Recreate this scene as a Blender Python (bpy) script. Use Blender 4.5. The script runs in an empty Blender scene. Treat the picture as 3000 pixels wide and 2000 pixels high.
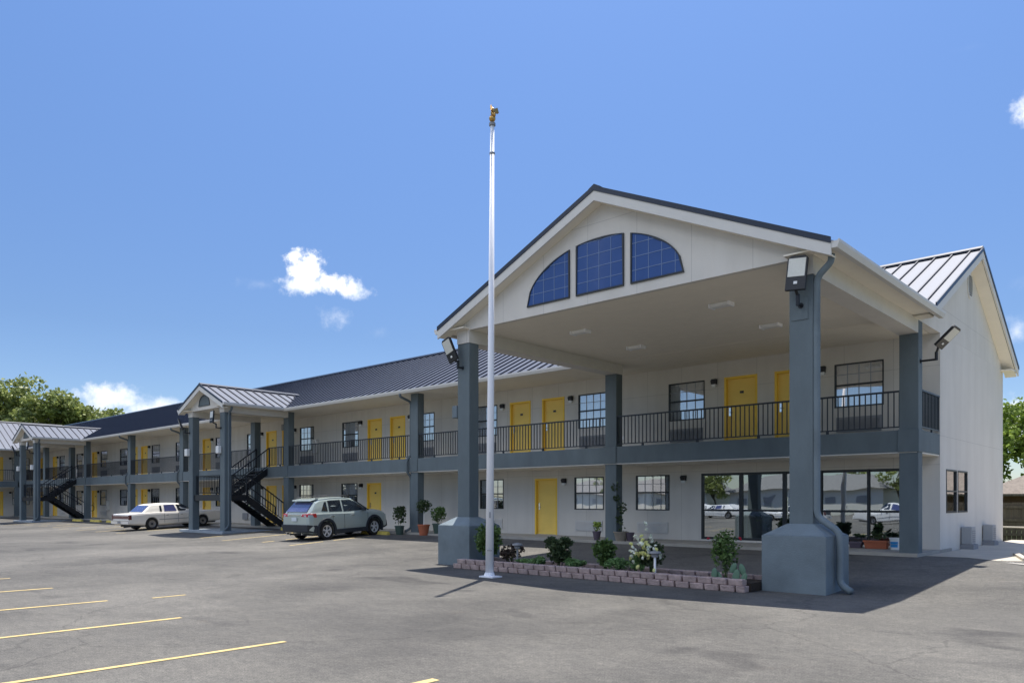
import bpy, bmesh, math, random
from mathutils import Vector, Matrix, noise
R = math.radians
random.seed(7)
sc = bpy.context.scene
COL = sc.collection
# ------------------------------------------------------------------ materials
M = {}
def mat(name, col, rough=.6, metal=0., var=.08, vscale=3., bump=0., bscale=40., spec=.5, coat=0., col2=None, stretch=(1, 1, 1), detail=6):
    m = bpy.data.materials.new(name); m.use_nodes = True
    nt = m.node_tree; N = nt.nodes; L = nt.links; b = N['Principled BSDF']
    b.inputs['Roughness'].default_value = rough; b.inputs['Metallic'].default_value = metal
    b.inputs['Specular IOR Level'].default_value = spec; b.inputs['Coat Weight'].default_value = coat
    b.inputs['Coat Roughness'].default_value = .06
    tc = N.new('ShaderNodeTexCoord'); mp = N.new('ShaderNodeMapping'); mp.inputs['Scale'].default_value = stretch
    L.new(tc.outputs['Object'], mp.inputs[0])
    n = N.new('ShaderNodeTexNoise'); n.inputs['Scale'].default_value = vscale; n.inputs['Detail'].default_value = detail
    n.inputs['Roughness'].default_value = .65
    L.new(mp.outputs[0], n.inputs['Vector'])
    r = N.new('ShaderNodeValToRGB'); r.color_ramp.elements[0].position = .3; r.color_ramp.elements[1].position = .7
    c2 = col2 or col
    r.color_ramp.elements[0].color = (*[max(0, c * (1 - var)) for c in col], 1)
    r.color_ramp.elements[1].color = (*[min(1, c * (1 + var)) for c in c2], 1)
    L.new(n.outputs['Fac'], r.inputs[0]); L.new(r.outputs[0], b.inputs['Base Color'])
    if bump:
        n2 = N.new('ShaderNodeTexNoise'); n2.inputs['Scale'].default_value = bscale; n2.inputs['Detail'].default_value = 4
        L.new(mp.outputs[0], n2.inputs['Vector'])
        bp = N.new('ShaderNodeBump'); bp.inputs['Strength'].default_value = bump; bp.inputs['Distance'].default_value = .02
        L.new(n2.outputs['Fac'], bp.inputs['Height']); L.new(bp.outputs[0], b.inputs['Normal'])
    M[name] = m; return m

def panel_mat(name, col, axes, w=1.22, h=2.44):
    """painted stucco board with faint panel joints; axes picks the two wall coordinates"""
    m = mat(name, col, .85, var=.045, vscale=.7, bump=.25, bscale=60)
    nt = m.node_tree; N = nt.nodes; L = nt.links; b = N['Principled BSDF']
    tc = N.new('ShaderNodeTexCoord'); sp = N.new('ShaderNodeSeparateXYZ'); cb = N.new('ShaderNodeCombineXYZ')
    L.new(tc.outputs['Object'], sp.inputs[0]); L.new(sp.outputs[axes[0]], cb.inputs[0]); L.new(sp.outputs[axes[1]], cb.inputs[1])
    br = N.new('ShaderNodeTexBrick'); br.offset = 0; br.squash = 1
    br.inputs['Scale'].default_value = 1; br.inputs['Brick Width'].default_value = w; br.inputs['Row Height'].default_value = h
    br.inputs['Mortar Size'].default_value = .006; br.inputs['Mortar Smooth'].default_value = .3
    L.new(cb.outputs[0], br.inputs['Vector'])
    # rain streaks and grime
    ns = N.new('ShaderNodeTexNoise'); mp = N.new('ShaderNodeMapping'); mp.inputs['Scale'].default_value = (2.2, 2.2, .22)
    L.new(tc.outputs['Object'], mp.inputs[0]); L.new(mp.outputs[0], ns.inputs['Vector']); ns.inputs['Scale'].default_value = 1.; ns.inputs['Detail'].default_value = 7
    rr = N.new('ShaderNodeValToRGB'); rr.color_ramp.elements[0].position = .35; rr.color_ramp.elements[1].position = .62
    rr.color_ramp.elements[0].color = (.94, .935, .93, 1); rr.color_ramp.elements[1].color = (1, 1, 1, 1)
    L.new(ns.outputs['Fac'], rr.inputs[0])
    old = b.inputs['Base Color'].links[0].from_socket
    mx0 = N.new('ShaderNodeMix'); mx0.data_type = 'RGBA'; mx0.blend_type = 'MULTIPLY'; mx0.inputs[0].default_value = 1
    L.new(old, mx0.inputs[6]); L.new(rr.outputs[0], mx0.inputs[7])
    mx = N.new('ShaderNodeMix'); mx.data_type = 'RGBA'; mx.blend_type = 'MULTIPLY'
    mx.inputs[7].default_value = (.72, .72, .72, 1)
    L.new(br.outputs['Fac'], mx.inputs[0]); L.new(mx0.outputs[2], mx.inputs[6]); L.new(mx.outputs[2], b.inputs['Base Color'])
    return m

WALL = (.66, .63, .58)
panel_mat('stucco', WALL, (0, 2)); panel_mat('stucco_end', WALL, (0, 2), 60, 3.15)
mat('soffit', (.83, .77, .655), .85, var=.03)
mat('trim', (.66, .64, .60), .6, var=.03)
mat('slate', (.118, .148, .162), .75, var=.15, vscale=1.6, bump=.25, bscale=50, stretch=(1, 1, .4))
mat('slate_base', (.155, .193, .215), .8, var=.18, vscale=1.4, bump=.3, bscale=40)
mat('navy_trim', (.012, .02, .04), .4, var=.05)
mat('black_metal', (.008, .010, .014), .45, var=.1)
mat('rail_metal', (.010, .014, .022), .4, var=.1)
mat('yellow', (.95, .66, .15), .55, var=.05, vscale=2)
mat('yellow_frame', (.95, .62, .07), .5, var=.04)
mat('bronze', (.018, .022, .026), .4, var=.1)
mat('curtain', (.88, .90, .92), .9, var=.05, vscale=1.4, stretch=(9, 1, .6))
mat('muntin', (.36, .38, .42), .5, var=.03)
mat('dark_room', (.01, .011, .013), .8)
mat('grille', (.26, .265, .28), .6, var=.08, vscale=6)
mat('cabinet_grey', (.36, .37, .38), .5, var=.06)
mat('grille_light', (.60, .59, .57), .6, var=.05)
mat('white_metal', (.90, .90, .93), .6, var=.03, vscale=1.2, stretch=(1, 1, .3))
mat('white_plastic', (.78, .78, .76), .4, var=.03)
mat('lamp_glass', (.72, .74, .74), .25, var=.03)
mat('lens', (.62, .62, .56), .25, var=.06, vscale=30)
mat('chrome', (.75, .76, .78), .15, 1., var=.02)
mat('brass', (.55, .33, .10), .3, .9, var=.15)
mat('concrete', (.36, .34, .30), .9, var=.12, vscale=1.8, bump=.3, bscale=50)
mat('concrete_pale', (.50, .45, .37), .9, var=.10, vscale=1.5, bump=.3, bscale=60)
mat('slab_paint', (.30, .34, .37), .7, var=.15, vscale=2.5)
mat('pave_block', (.42, .32, .30), .95, var=.28, vscale=9, bump=.9, bscale=38)
mat('soil', (.035, .026, .02), 1., var=.4, vscale=12, bump=1, bscale=30)
mat('gravel', (.36, .34, .31), .95, var=.3, vscale=40, bump=.6, bscale=60)
mat('line_yellow', (.55, .42, .18), .8, var=.2, vscale=5)
mat('stop_yellow', (.60, .47, .10), .8, var=.25, vscale=6)
mat('floor_tile', (.10, .095, .09), .35, var=.1)
mat('lobby_wall', (.16, .15, .14), .9)
mat('fence_wood', (.10, .085, .062), .9, var=.35, vscale=2.2, stretch=(5, 5, .5), bump=.4, bscale=20)
mat('brown_wood', (.09, .045, .025), .8, var=.2)
mat('shingle', (.22, .185, .155), .95, var=.22, vscale=5, bump=.5, bscale=25)
mat('shingle_grey', (.17, .17, .17), .95, var=.2, vscale=4)
mat('bark', (.06, .048, .038), .95, var=.3, vscale=4, bump=.8, bscale=18)
mat('stem', (.05, .08, .025), .8, var=.2)
mat('terracotta', (.42, .125, .06), .8, var=.12, vscale=8)
mat('pot_green', (.05, .085, .07), .5, var=.15)
mat('pot_beige', (.27, .23, .18), .7, var=.12, vscale=8)
mat('pot_purple', (.10, .075, .10), .6, var=.1)
mat('blue_label', (.03, .28, .62), .4, var=.1)
mat('tyre', (.012, .012, .013), .8, var=.15, vscale=20)
mat('rim', (.66, .67, .69), .35, .3, var=.04)
mat('hub_dull', (.26, .26, .27), .4, .6, var=.1)
mat('suv_paint', (.43, .50, .475), .28, .25, var=.02, coat=.8)
mat('sedan_paint', (.82, .78, .72), .35, .1, var=.05, vscale=2, coat=.5)
mat('white_paint', (.78, .78, .78), .3, .0, var=.02, coat=.6)
mat('vinyl', (.76, .72, .64), .6, var=.05)
mat('clad', (.022, .028, .038), .6, var=.08)
mat('red_lens', (.48, .012, .012), .15, var=.05, coat=1)
mat('red_dark', (.10, .012, .022), .2, var=.05, coat=1)
mat('plate', (.62, .68, .74), .4, var=.05)
mat('petal_yellow', (.86, .85, .38), .6, var=.12, vscale=20)
mat('petal_white', (.82, .84, .72), .6, var=.08, vscale=20)
mat('petal_red', (.48, .03, .06), .6, var=.1, vscale=20)
mat('grass', (.07, .10, .03), .95, var=.35, vscale=.4)
mat('cactus', (.09, .17, .11), .6, var=.15, vscale=8)
mat('white_wall', (.62, .60, .56), .85, var=.05)
mat('red_sign', (.35, .05, .03), .6)
mat('wire', (.03, .03, .03), .6)

def leafmat(name, a, b, scale=1.5):
    m = mat(name, a, .5, var=.25, vscale=scale, col2=b, spec=.35)
    nt = m.node_tree; N = nt.nodes; L = nt.links; p = N['Principled BSDF']
    out = N['Material Output']; tr = N.new('ShaderNodeBsdfTranslucent'); mx = N.new('ShaderNodeMixShader'); mx.inputs[0].default_value = .28
    src = p.inputs['Base Color'].links[0].from_socket
    L.new(src, tr.inputs[0]); L.new(p.outputs[0], mx.inputs[1]); L.new(tr.outputs[0], mx.inputs[2]); L.new(mx.outputs[0], out.inputs[0])
    return m
leafmat('leaf_tree', (.13, .17, .05), (.33, .37, .12), .5)
leafmat('leaf_bright', (.11, .18, .03), (.28, .37, .06), .7)
leafmat('leaf_shrub', (.06, .11, .035), (.13, .21, .06), 9)
leafmat('leaf_dark', (.035, .07, .03), (.08, .11, .045), 9)
leafmat('leaf_low', (.11, .21, .08), (.18, .30, .11), 9)
leafmat('leaf_purple', (.05, .03, .03), (.09, .07, .05), 12)

def glassmat(name, base, tint, gcol=(1, 1, 1)):
    m = bpy.data.materials.new(name); m.use_nodes = True; nt = m.node_tree; N = nt.nodes; L = nt.links; N.clear()
    out = N.new('ShaderNodeOutputMaterial'); mx = N.new('ShaderNodeMixShader'); t = N.new('ShaderNodeBsdfTransparent'); g = N.new('ShaderNodeBsdfGlossy')
    t.inputs[0].default_value = (*tint, 1); g.inputs[0].default_value = (*gcol, 1); g.inputs['Roughness'].default_value = .012
    lw = N.new('ShaderNodeFresnel'); lw.inputs['IOR'].default_value = 1.5
    mr = N.new('ShaderNodeMapRange'); mr.inputs[1].default_value = .04; mr.inputs[2].default_value = 1; mr.inputs[3].default_value = base; mr.inputs[4].default_value = 1
    ge = N.new('ShaderNodeNewGeometry'); tc = N.new('ShaderNodeTexCoord'); ns = N.new('ShaderNodeTexNoise'); ns.inputs['Scale'].default_value = 1.1; ns.inputs['Detail'].default_value = 1
    bp = N.new('ShaderNodeBump'); bp.inputs['Strength'].default_value = .10; bp.inputs['Distance'].default_value = .03
    L.new(tc.outputs['Object'], ns.inputs['Vector']); L.new(ns.outputs['Fac'], bp.inputs['Height']); L.new(bp.outputs[0], g.inputs['Normal'])
    L.new(lw.outputs[0], mr.inputs[0]); L.new(mr.outputs[0], mx.inputs[0]); L.new(t.outputs[0], mx.inputs[1]); L.new(g.outputs[0], mx.inputs[2]); L.new(mx.outputs[0], out.inputs[0])
    M[name] = m
glassmat('pane', .48, (.96, .97, .98))
glassmat('shop_glass', .44, (.60, .65, .67), (.85, .92, .95))
glassmat('blue_glass', .015, (.9, .95, 1), (.8, .9, 1))
mat('arch_pane', (.045, .095, .27), .22, var=.06, spec=.35)
mat('arch_back', (.045, .095, .27), .5, var=.05)
mat('car_glass', (.012, .018, .028), .04, var=.02, spec=.9, coat=1)
mat('car_glass_blue', (.05, .06, .16), .06, var=.1, spec=.9, coat=1)

def roof_mat():
    m = mat('roof_metal', (.080, .095, .135), .5, .1, var=.05, vscale=.8)
    return m
roof_mat()
mat('roof_rib', (.032, .034, .048), .45, .2, var=.05)

def asphalt():
    m = bpy.data.materials.new('asphalt'); m.use_nodes = True; nt = m.node_tree; N = nt.nodes; L = nt.links; b = N['Principled BSDF']
    b.inputs['Roughness'].default_value = .88; b.inputs['Specular IOR Level'].default_value = .3
    tc = N.new('ShaderNodeTexCoord')
    def nz(scale, det=5, st=(1, 1, 1), rough=.6, dist=0):
        mp = N.new('ShaderNodeMapping'); mp.inputs['Scale'].default_value = st; mp.inputs['Rotation'].default_value = (0, 0, R(-20))
        n = N.new('ShaderNodeTexNoise'); n.inputs['Scale'].default_value = scale; n.inputs['Detail'].default_value = det; n.inputs['Roughness'].default_value = rough
        n.inputs['Distortion'].default_value = dist
        L.new(tc.outputs['Object'], mp.inputs[0]); L.new(mp.outputs[0], n.inputs['Vector']); return n.outputs['Fac']
    def ramp(s, p0, c0, p1, c1):
        r = N.new('ShaderNodeValToRGB'); e = r.color_ramp.elements; e[0].position = p0; e[0].color = (*c0, 1); e[1].position = p1; e[1].color = (*c1, 1)
        L.new(s, r.inputs[0]); return r.outputs[0]
    def mul(a, bb, f=1.):
        x = N.new('ShaderNodeMix'); x.data_type = 'RGBA'; x.blend_type = 'MULTIPLY'; x.inputs[0].default_value = f
        L.new(a, x.inputs[6]); L.new(bb, x.inputs[7]); return x.outputs[2]
    c = ramp(nz(.22, 6, (1, .7, 1), .6, .4), .33, (.070, .069, .067), .64, (.152, .148, .138))
    c = mul(c, ramp(nz(1.1, 6, (.8, 1.2, 1), .7), .30, (.84, .84, .85), .72, (1.10, 1.09, 1.07)))
    c = mul(c, ramp(nz(55, 3, rough=.8), .32, (.52, .52, .54), .68, (1.42, 1.40, 1.36)))
    c = mul(c, ramp(nz(14, 4, rough=.8), .35, (.80, .80, .80), .65, (1.18, 1.17, 1.15)))
    c = mul(c, ramp(nz(4.2, 5, (.7, 1.3, 1), .75), .35, (.88, .88, .88), .66, (1.12, 1.11, 1.09)))
    c = mul(c, ramp(nz(110, 2, rough=.9), .60, (1, 1, 1), .74, (1.7, 1.66, 1.55)))
    # oil stains and dark old patches
    c = mul(c, ramp(nz(.55, 3, (1, 1.4, 1), .5, .8), .27, (.62, .62, .64), .37, (1, 1, 1)))
    # reddish aggregate dust
    c = mul(c, ramp(nz(.9, 7, (1, 1, 1), .75), .62, (1, 1, 1), .80, (1.12, 1.0, .90)))
    # fine cracks
    mp = N.new('ShaderNodeMapping'); L.new(tc.outputs['Object'], mp.inputs[0])
    dn = N.new('ShaderNodeTexNoise'); dn.inputs['Scale'].default_value = 1.2; dn.inputs['Detail'].default_value = 5; L.new(tc.outputs['Object'], dn.inputs['Vector'])
    ad = N.new('ShaderNodeVectorMath'); ad.operation = 'MULTIPLY_ADD'; ad.inputs[1].default_value = (.9, .9, .9)
    L.new(dn.outputs['Color'], ad.inputs[0]); L.new(mp.outputs[0], ad.inputs[2])
    vo = N.new('ShaderNodeTexVoronoi'); vo.feature = 'DISTANCE_TO_EDGE'; vo.inputs['Scale'].default_value = .16; L.new(ad.outputs[0], vo.inputs['Vector'])
    c = mul(c, ramp(vo.outputs['Distance'], .0, (.62, .62, .63), .0035, (1, 1, 1)), .8)
    L.new(c, b.inputs['Base Color'])
    bp = N.new('ShaderNodeBump'); bp.inputs['Strength'].default_value = .5; bp.inputs['Distance'].default_value = .008
    L.new(nz(70, 3, rough=.8), bp.inputs['Height']); L.new(bp.outputs[0], b.inputs['Normal'])
    M['asphalt'] = m
asphalt()

# ------------------------------------------------------------------ object helpers
WM = {}
def link(o, parent=None, W=None):
    W = W or Matrix.Identity(4)
    COL.objects.link(o)
    if parent is not None:
        o.parent = parent; o.matrix_basis = WM[parent.name].inverted() @ W
    else:
        o.matrix_basis = W
    WM[o.name] = W.copy()
    return o
def tag(o, label=None, cat=None, group=None, kind=None):
    if label: o['label'] = label
    if cat: o['category'] = cat
    if group: o['group'] = group
    if kind: o['kind'] = kind
    return o
def empty(name, loc=(0, 0, 0), rz=0., label=None, cat=None, group=None):
    o = bpy.data.objects.new(name, None); o.empty_display_size = .3
    link(o, None, Matrix.Translation(loc) @ Matrix.Rotation(rz, 4, 'Z'))
    return tag(o, label, cat, group)
def dup(root, W, label=None):
    """copy of a thing or part with its children (two levels), new world matrix W"""
    old = WM[root.name]
    def cp(o, par):
        c = o.copy(); COL.objects.link(c)
        Wn = W @ old.inverted() @ WM[o.name]
        if par is not None:
            c.parent = par; c.matrix_basis = WM[par.name].inverted() @ Wn
        else:
            c.matrix_basis = Wn
        WM[c.name] = Wn
        for ch in list(o.children): cp(ch, c)
        return c
    r = cp(root, root.parent)
    if label: r['label'] = label
    return r

class MB:
    def __init__(s, T=None): s.v = []; s.f = []; s.m = []; s.T = T
    def add(s, vs, fs, mi=0):
        b = len(s.v)
        s.v += [tuple(s.T @ Vector(v)) if s.T else tuple(v) for v in vs]
        s.f += [tuple(i + b for i in f) for f in fs]; s.m += [mi] * len(fs); return s
    def box(s, x0, x1, y0, y1, z0, z1, mi=0):
        if x0 > x1: x0, x1 = x1, x0
        if y0 > y1: y0, y1 = y1, y0
        return s.add([(x0, y0, z0), (x1, y0, z0), (x1, y1, z0), (x0, y1, z0), (x0, y0, z1), (x1, y0, z1), (x1, y1, z1), (x0, y1, z1)],
                     [(0, 3, 2, 1), (4, 5, 6, 7), (0, 1, 5, 4), (1, 2, 6, 5), (2, 3, 7, 6), (3, 0, 4, 7)], mi)
    def hexa(s, p, mi=0):   # 8 corners, bottom ring then top ring
        return s.add(p, [(0, 3, 2, 1), (4, 5, 6, 7), (0, 1, 5, 4), (1, 2, 6, 5), (2, 3, 7, 6), (3, 0, 4, 7)], mi)
    def bar(s, a, b, w, h, mi=0, up=(0, 0, 1)):
        a = Vector(a); b = Vector(b); d = (b - a).normalized(); u = Vector(up)
        sd = d.cross(u)
        if sd.length < 1e-4: sd = d.cross(Vector((1, 0, 0)))
        sd.normalize(); u2 = sd.cross(d).normalized(); x = sd * w / 2; y = u2 * h / 2
        return s.hexa([a - x - y, a + x - y, b + x - y, b - x - y, a - x + y, a + x + y, b + x + y, b - x + y], mi)
    def tube(s, pts, r, n=10, mi=0, cap=True):
        pts = [Vector(p) for p in pts]; rs = r if isinstance(r, (list, tuple)) else [r] * len(pts)
        vs = []; prev = None
        for i, p in enumerate(pts):
            d = (pts[min(i + 1, len(pts) - 1)] - pts[max(i - 1, 0)]).normalized()
            ref = prev if prev is not None else (Vector((1, 0, 0)) if abs(d.x) < .9 else Vector((0, 1, 0)))
            a = (ref - d * ref.dot(d)).normalized(); prev = a; b = d.cross(a)
            for k in range(n):
                t = 2 * math.pi * k / n; vs.append(p + (a * math.cos(t) + b * math.sin(t)) * rs[i])
        fs = []
        for i in range(len(pts) - 1):
            for k in range(n):
                k2 = (k + 1) % n; fs.append((i * n + k, i * n + k2, (i + 1) * n + k2, (i + 1) * n + k))
        if cap: fs += [tuple(range(n - 1, -1, -1)), tuple((len(pts) - 1) * n + k for k in range(n))]
        return s.add(vs, fs, mi)
    def prism(s, poly, axis, a0, a1, mi=0):
        """poly of 2D points extruded along axis 0/1/2 from a0 to a1"""
        def P(p, a):
            return (a, p[0], p[1]) if axis == 0 else ((p[0], a, p[1]) if axis == 1 else (p[0], p[1], a))
        n = len(poly)
        vs = [P(p, a0) for p in poly] + [P(p, a1) for p in poly]
        fs = [tuple(range(n)), tuple(range(2 * n - 1, n - 1, -1))] + [(i, n + i, n + (i + 1) % n, (i + 1) % n) for i in range(n)]
        return s.add(vs, fs, mi)
    def lathe(s, prof, c=(0, 0, 0), n=20, mi=0):
        vs = []; fs = []
        for (r, z) in prof:
            for k in range(n):
                t = 2 * math.pi * k / n; vs.append((c[0] + r * math.cos(t), c[1] + r * math.sin(t), c[2] + z))
        for i in range(len(prof) - 1):
            for k in range(n):
                k2 = (k + 1) % n; fs.append((i * n + k, i * n + k2, (i + 1) * n + k2, (i + 1) * n + k))
        return s.add(vs, fs, mi)
    def build(s, name, mats, parent=None, W=None, bevel=0, smooth=False, fix=True, segs=2, **kw):
        me = bpy.data.meshes.new(name); me.from_pydata(s.v, [], s.f)
        if not isinstance(mats, (list, tuple)): mats = [mats]
        for m in mats: me.materials.append(M[m])
        me.polygons.foreach_set('material_index', s.m)
        if fix:
            bm = bmesh.new(); bm.from_mesh(me); bmesh.ops.recalc_face_normals(bm, faces=bm.faces); bm.to_mesh(me); bm.free()
        if smooth: me.polygons.foreach_set('use_smooth', [True] * len(me.polygons))
        me.update()
        o = bpy.data.objects.new(name, me)
        link(o, parent, W)
        if bevel:
            b = o.modifiers.new('b', 'BEVEL'); b.width = bevel; b.segments = segs; b.limit_method = 'ANGLE'; b.angle_limit = R(40)
            b.harden_normals = False
        tag(o, **kw)
        return o

def Tm(x, y, z=0, rz=0.): return Matrix.Translation((x, y, z)) @ Matrix.Rotation(rz, 4, 'Z')

# ------------------------------------------------------------------ ground
def zf(y): return 0. if y < 12.7 else (.27 * (y - 12.7) / 6.2 if y < 18.9 else .27)
def lot():
    ys = [-42, -20, 0, 6, 12.7] + [12.7 + 6.2 * i / 6 for i in range(1, 7)] + [21.5]
    xs = [-110, -60, -30, -10, 0, 20, 45]
    vs = [(x, y, zf(y)) for y in ys for x in xs]; n = len(xs)
    fs = [(j * n + i, j * n + i + 1, (j + 1) * n + i + 1, (j + 1) * n + i) for j in range(len(ys) - 1) for i in range(n - 1)]
    b = MB(); b.add(vs, fs); o = b.build('parking_lot', 'asphalt', kind='structure'); return o
LOT = lot()
g = MB(); g.add([(-1500, -1500, -.06), (1500, -1500, -.06), (1500, 1500, -.06), (-1500, 1500, -.06)], [(0, 1, 2, 3)])
g.build('ground', 'grass', kind='structure')
s_ = MB(); s_.box(-130, 80, -56, -43.5, -.05, -.02); s_.build('street', 'asphalt', kind='structure')
# painted bay lines, laid 4 mm above the asphalt (a child of the lot)
def stripe(x0, y0, x1, y1, w=.085, worn=0.):
    b = MB(); n = max(2, int(math.hypot(x1 - x0, y1 - y0) / .5)); d = Vector((x1 - x0, y1 - y0, 0)).normalized(); sx = Vector((-d.y, d.x, 0)) * w / 2
    vs = []; fs = []
    for i in range(n + 1):
        t = i / n; x = x0 + (x1 - x0) * t; y = y0 + (y1 - y0) * t; z = zf(y) + .005
        j = 1 + random.uniform(-.12, .12)
        vs += [(x - sx.x * j, y - sx.y * j, z), (x + sx.x * j, y + sx.y * j, z)]
    for i in range(n):
        if random.random() < worn: continue
        fs.append((2 * i, 2 * i + 1, 2 * i + 3, 2 * i + 2))
    if fs:
        b.add(vs, fs); b.build('bay_line', 'line_yellow', LOT, fix=True)
for i in range(8):
    stripe(-7.5 - 2.55 * i, -.8, -7.5 - 2.55 * i, 4.5, .088)
stripe(-4.95, -.8, -4.95, 4.42, .10)
stripe(-12.42, 5.1, -12.45, 5.65, .07)
for i, x in enumerate((-22.9, -25.2, -27.6, -30.0)):
    stripe(x, 13.9 + .3 * (i % 2), x - .75, 17.9, .09, .18)
for i in range(8):
    x = -37.6 - 2.6 * i; stripe(x, 13.8, x - .7, 17.8, .09, .35)

def flat(name, poly, z, m, th=.08, **kw):
    b = MB(); b.prism([(p[0], p[1]) for p in poly], 2, z - th, z); return b.build(name, m, kind='structure', **kw)
flat('sidewalk', [(-74, 18.95), (-5.0, 18.95), (-5.0, 22.0), (-74, 22.0)], .345, 'concrete', .2)
flat('sidewalk', [(-74.3, 2), (-71.9, 2), (-71.9, 18.9), (-74.3, 18.9)], .30, 'concrete', .32)
flat('path', [(-4.98, 19.6), (-4.15, 19.62), (-3.45, 18.95), (-3.0, 19.2), (-3.55, 21.2), (-3.3, 23.3), (12, 23.5), (12, 29.6), (-4.98, 29.6)], .275, 'concrete_pale', .2)
flat('gravel', [(-3.4, 18.8), (-2.7, 18.1), (6, 17.4), (9, 23.4), (-3.2, 23.2), (-3.5, 21.2), (-2.95, 19.3)], .262, 'gravel', .2)
flat('kerb', [(-3.05, 19.25), (-2.95, 19.3), (-3.42, 21.2), (-3.18, 23.2), (-3.30, 23.3), (-3.55, 21.2)], .33, 'concrete_pale', .2)
# pebbles on the gravel
pb = MB()
for i in range(2600):
    x = random.uniform(-3.4, 1.5); y = random.uniform(18.0, 23.1)
    if x < -2.95 - .25 * (y - 19.3) / 1.9 + .05 and y > 19: continue
    if y < 18.9 - (x + 3.4) * .9: continue
    r = random.uniform(.012, .035); a = random.random() * 6.28
    c, s = math.cos(a) * r, math.sin(a) * r
    pb.add([(x + c, y + s, .262), (x - s, y + c, .262), (x - c, y - s, .262), (x + s, y - c, .262), (x, y, .262 + r * .9)], [(0, 1, 4), (1, 2, 4), (2, 3, 4), (3, 0, 4)])
pb.build('pebbles', 'gravel', kind='stuff', label='loose pale pebbles in the gravel bed', fix=False)

# ------------------------------------------------------------------ motel building
B = empty('motel_building', (-38, 21, 0), label='long two storey grey beige motel with yellow doors and metal roof', cat='motel')
YC, YW = 19.15, 21.0
FL0, FL1 = .35, 3.17
Wwing = Matrix.Translation((-53.05, 0, 0)) @ Matrix.Rotation(R(90), 4, 'Z')
I4 = Matrix.Identity(4)

def wall_holes(name, m, x0, x1, z0, z1, y, rects, W, depth=.11, parent=None):
    xs = sorted({x0, x1, *[r[0] for r in rects], *[r[1] for r in rects]}); zs = sorted({z0, z1, *[r[2] for r in rects], *[r[3] for r in rects]})
    xs = [v for v in xs if x0 <= v <= x1]; zs = [v for v in zs if z0 <= v <= z1]
    b = MB()
    for i in range(len(xs) - 1):
        for j in range(len(zs) - 1):
            cx = (xs[i] + xs[i + 1]) / 2; cz = (zs[j] + zs[j + 1]) / 2
            if any(r[0] < cx < r[1] and r[2] < cz < r[3] for r in rects): continue
            b.add([(xs[i], y, zs[j]), (xs[i + 1], y, zs[j]), (xs[i + 1], y, zs[j + 1]), (xs[i], y, zs[j + 1])], [(0, 1, 2, 3)])
    for (a, c, d, e) in rects:
        b.add([(a, y, d), (c, y, d), (c, y, e), (a, y, e), (a, y + depth, d), (c, y + depth, d), (c, y + depth, e), (a, y + depth, e)],
              [(0, 4, 5, 1), (1, 5, 6, 2), (2, 6, 7, 3), (3, 7, 4, 0)])
    return b.build(name, m, parent or B, W, fix=False)

# --- prototypes (local origin: lower left corner of the opening, on the wall face)
def make_window(w, h, W, kind=0, label=None):
    """frame with grid bars, panes and curtain; meeting rail at half height"""
    f = MB(); t = .034
    f.box(-.0, t, -.012, .07, 0, h); f.box(w - t, w, -.012, .07, 0, h)
    f.box(t, w - t, -.012, .07, 0, t); f.box(t, w - t, -.012, .07, h - t, h)
    f.box(t, w - t, -.008, .045, h * .49, h * .49 + .045)
    o = f.build('window', 'bronze', B, W, label=label)
    g = MB(); zt = (h * .49 + .05, h - t); zb = (t, h * .49)
    for k in range(1, 4):
        x = t + (w - 2 * t) * k / 4
        g.box(x - .008, x + .008, .012, .022, zt[0], zt[1]); g.box(x - .008, x + .008, .012, .022, zb[0], zb[1])
    zz = (zt[0] + zt[1]) / 2; g.box(t, w - t, .010, .020, zz - .008, zz + .008)
    g.build('muntin', 'muntin', o, W)
    p = MB(); p.add([(t, .028, t), (w - t, .028, t), (w - t, .028, h - t), (t, .028, h - t)], [(0, 1, 2, 3)]); p.build('pane', 'pane', o, W, fix=False)
    c = MB()
    # pleated curtain
    def pleat(x0, x1, z0, z1):
        n = max(3, int((x1 - x0) / .05)); vs = []; fs = []
        for i in range(n + 1):
            x = x0 + (x1 - x0) * i / n; y = .062 + .011 * math.sin(i * 1.7) + .005 * math.sin(i * 4.1)
            vs += [(x, y, z0), (x, y, z1)]
        for i in range(n): fs.append((2 * i, 2 * i + 2, 2 * i + 3, 2 * i + 1))
        c.add(vs, fs)
    if kind == 0: pleat(t, w - t, t, h - t)
    elif kind == 1: pleat(t, w - t, h * .47, h - t)
    elif kind == 2: pleat(t, w * .42, t, h - t); pleat(w * .86, w - t, t, h - t)
    elif kind == 3: pleat(t, w - t, h * .30, h - t); pleat(t, w * .35, t, h * .3)
    c.build('curtain', 'curtain', o, W, fix=False)
    d = MB(); d.box(0, w, .13, .16, 0, h); d.build('room_shade', 'dark_room', o, W)
    return o
def make_door(w, h, W, label=None, num=True):
    f = MB(); t = .07
    f.box(0, t, -.015, .11, 0, h); f.box(w - t, w, -.015, .11, 0, h); f.box(t, w - t, -.015, .11, h - t, h)
    o = f.build('door', 'yellow_frame', B, W, bevel=.006, label=label)
    l = MB(); l.box(t, w - t, .085, .125, .015, h - t); l.build('door_leaf', 'yellow', o, W)
    s = MB(); s.box(t, w - t, .02, .13, 0, .014); s.build('threshold', 'chrome', o, W)
    hd = MB(); hd.box(t + .05, t + .12, .06, .084, .88, 1.12); hd.tube([(t + .085, .05, .98), (t + .085, .03, .98), (t + .2, .03, .98)], .011, 8)
    hd.build('door_handle', 'chrome', o, W)
    if num:
        n = MB(); n.box(w / 2 - .06, w / 2 + .06, .078, .084, 1.52, 1.59); n.build('number_plate', 'bronze', o, W)
    return o
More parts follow.
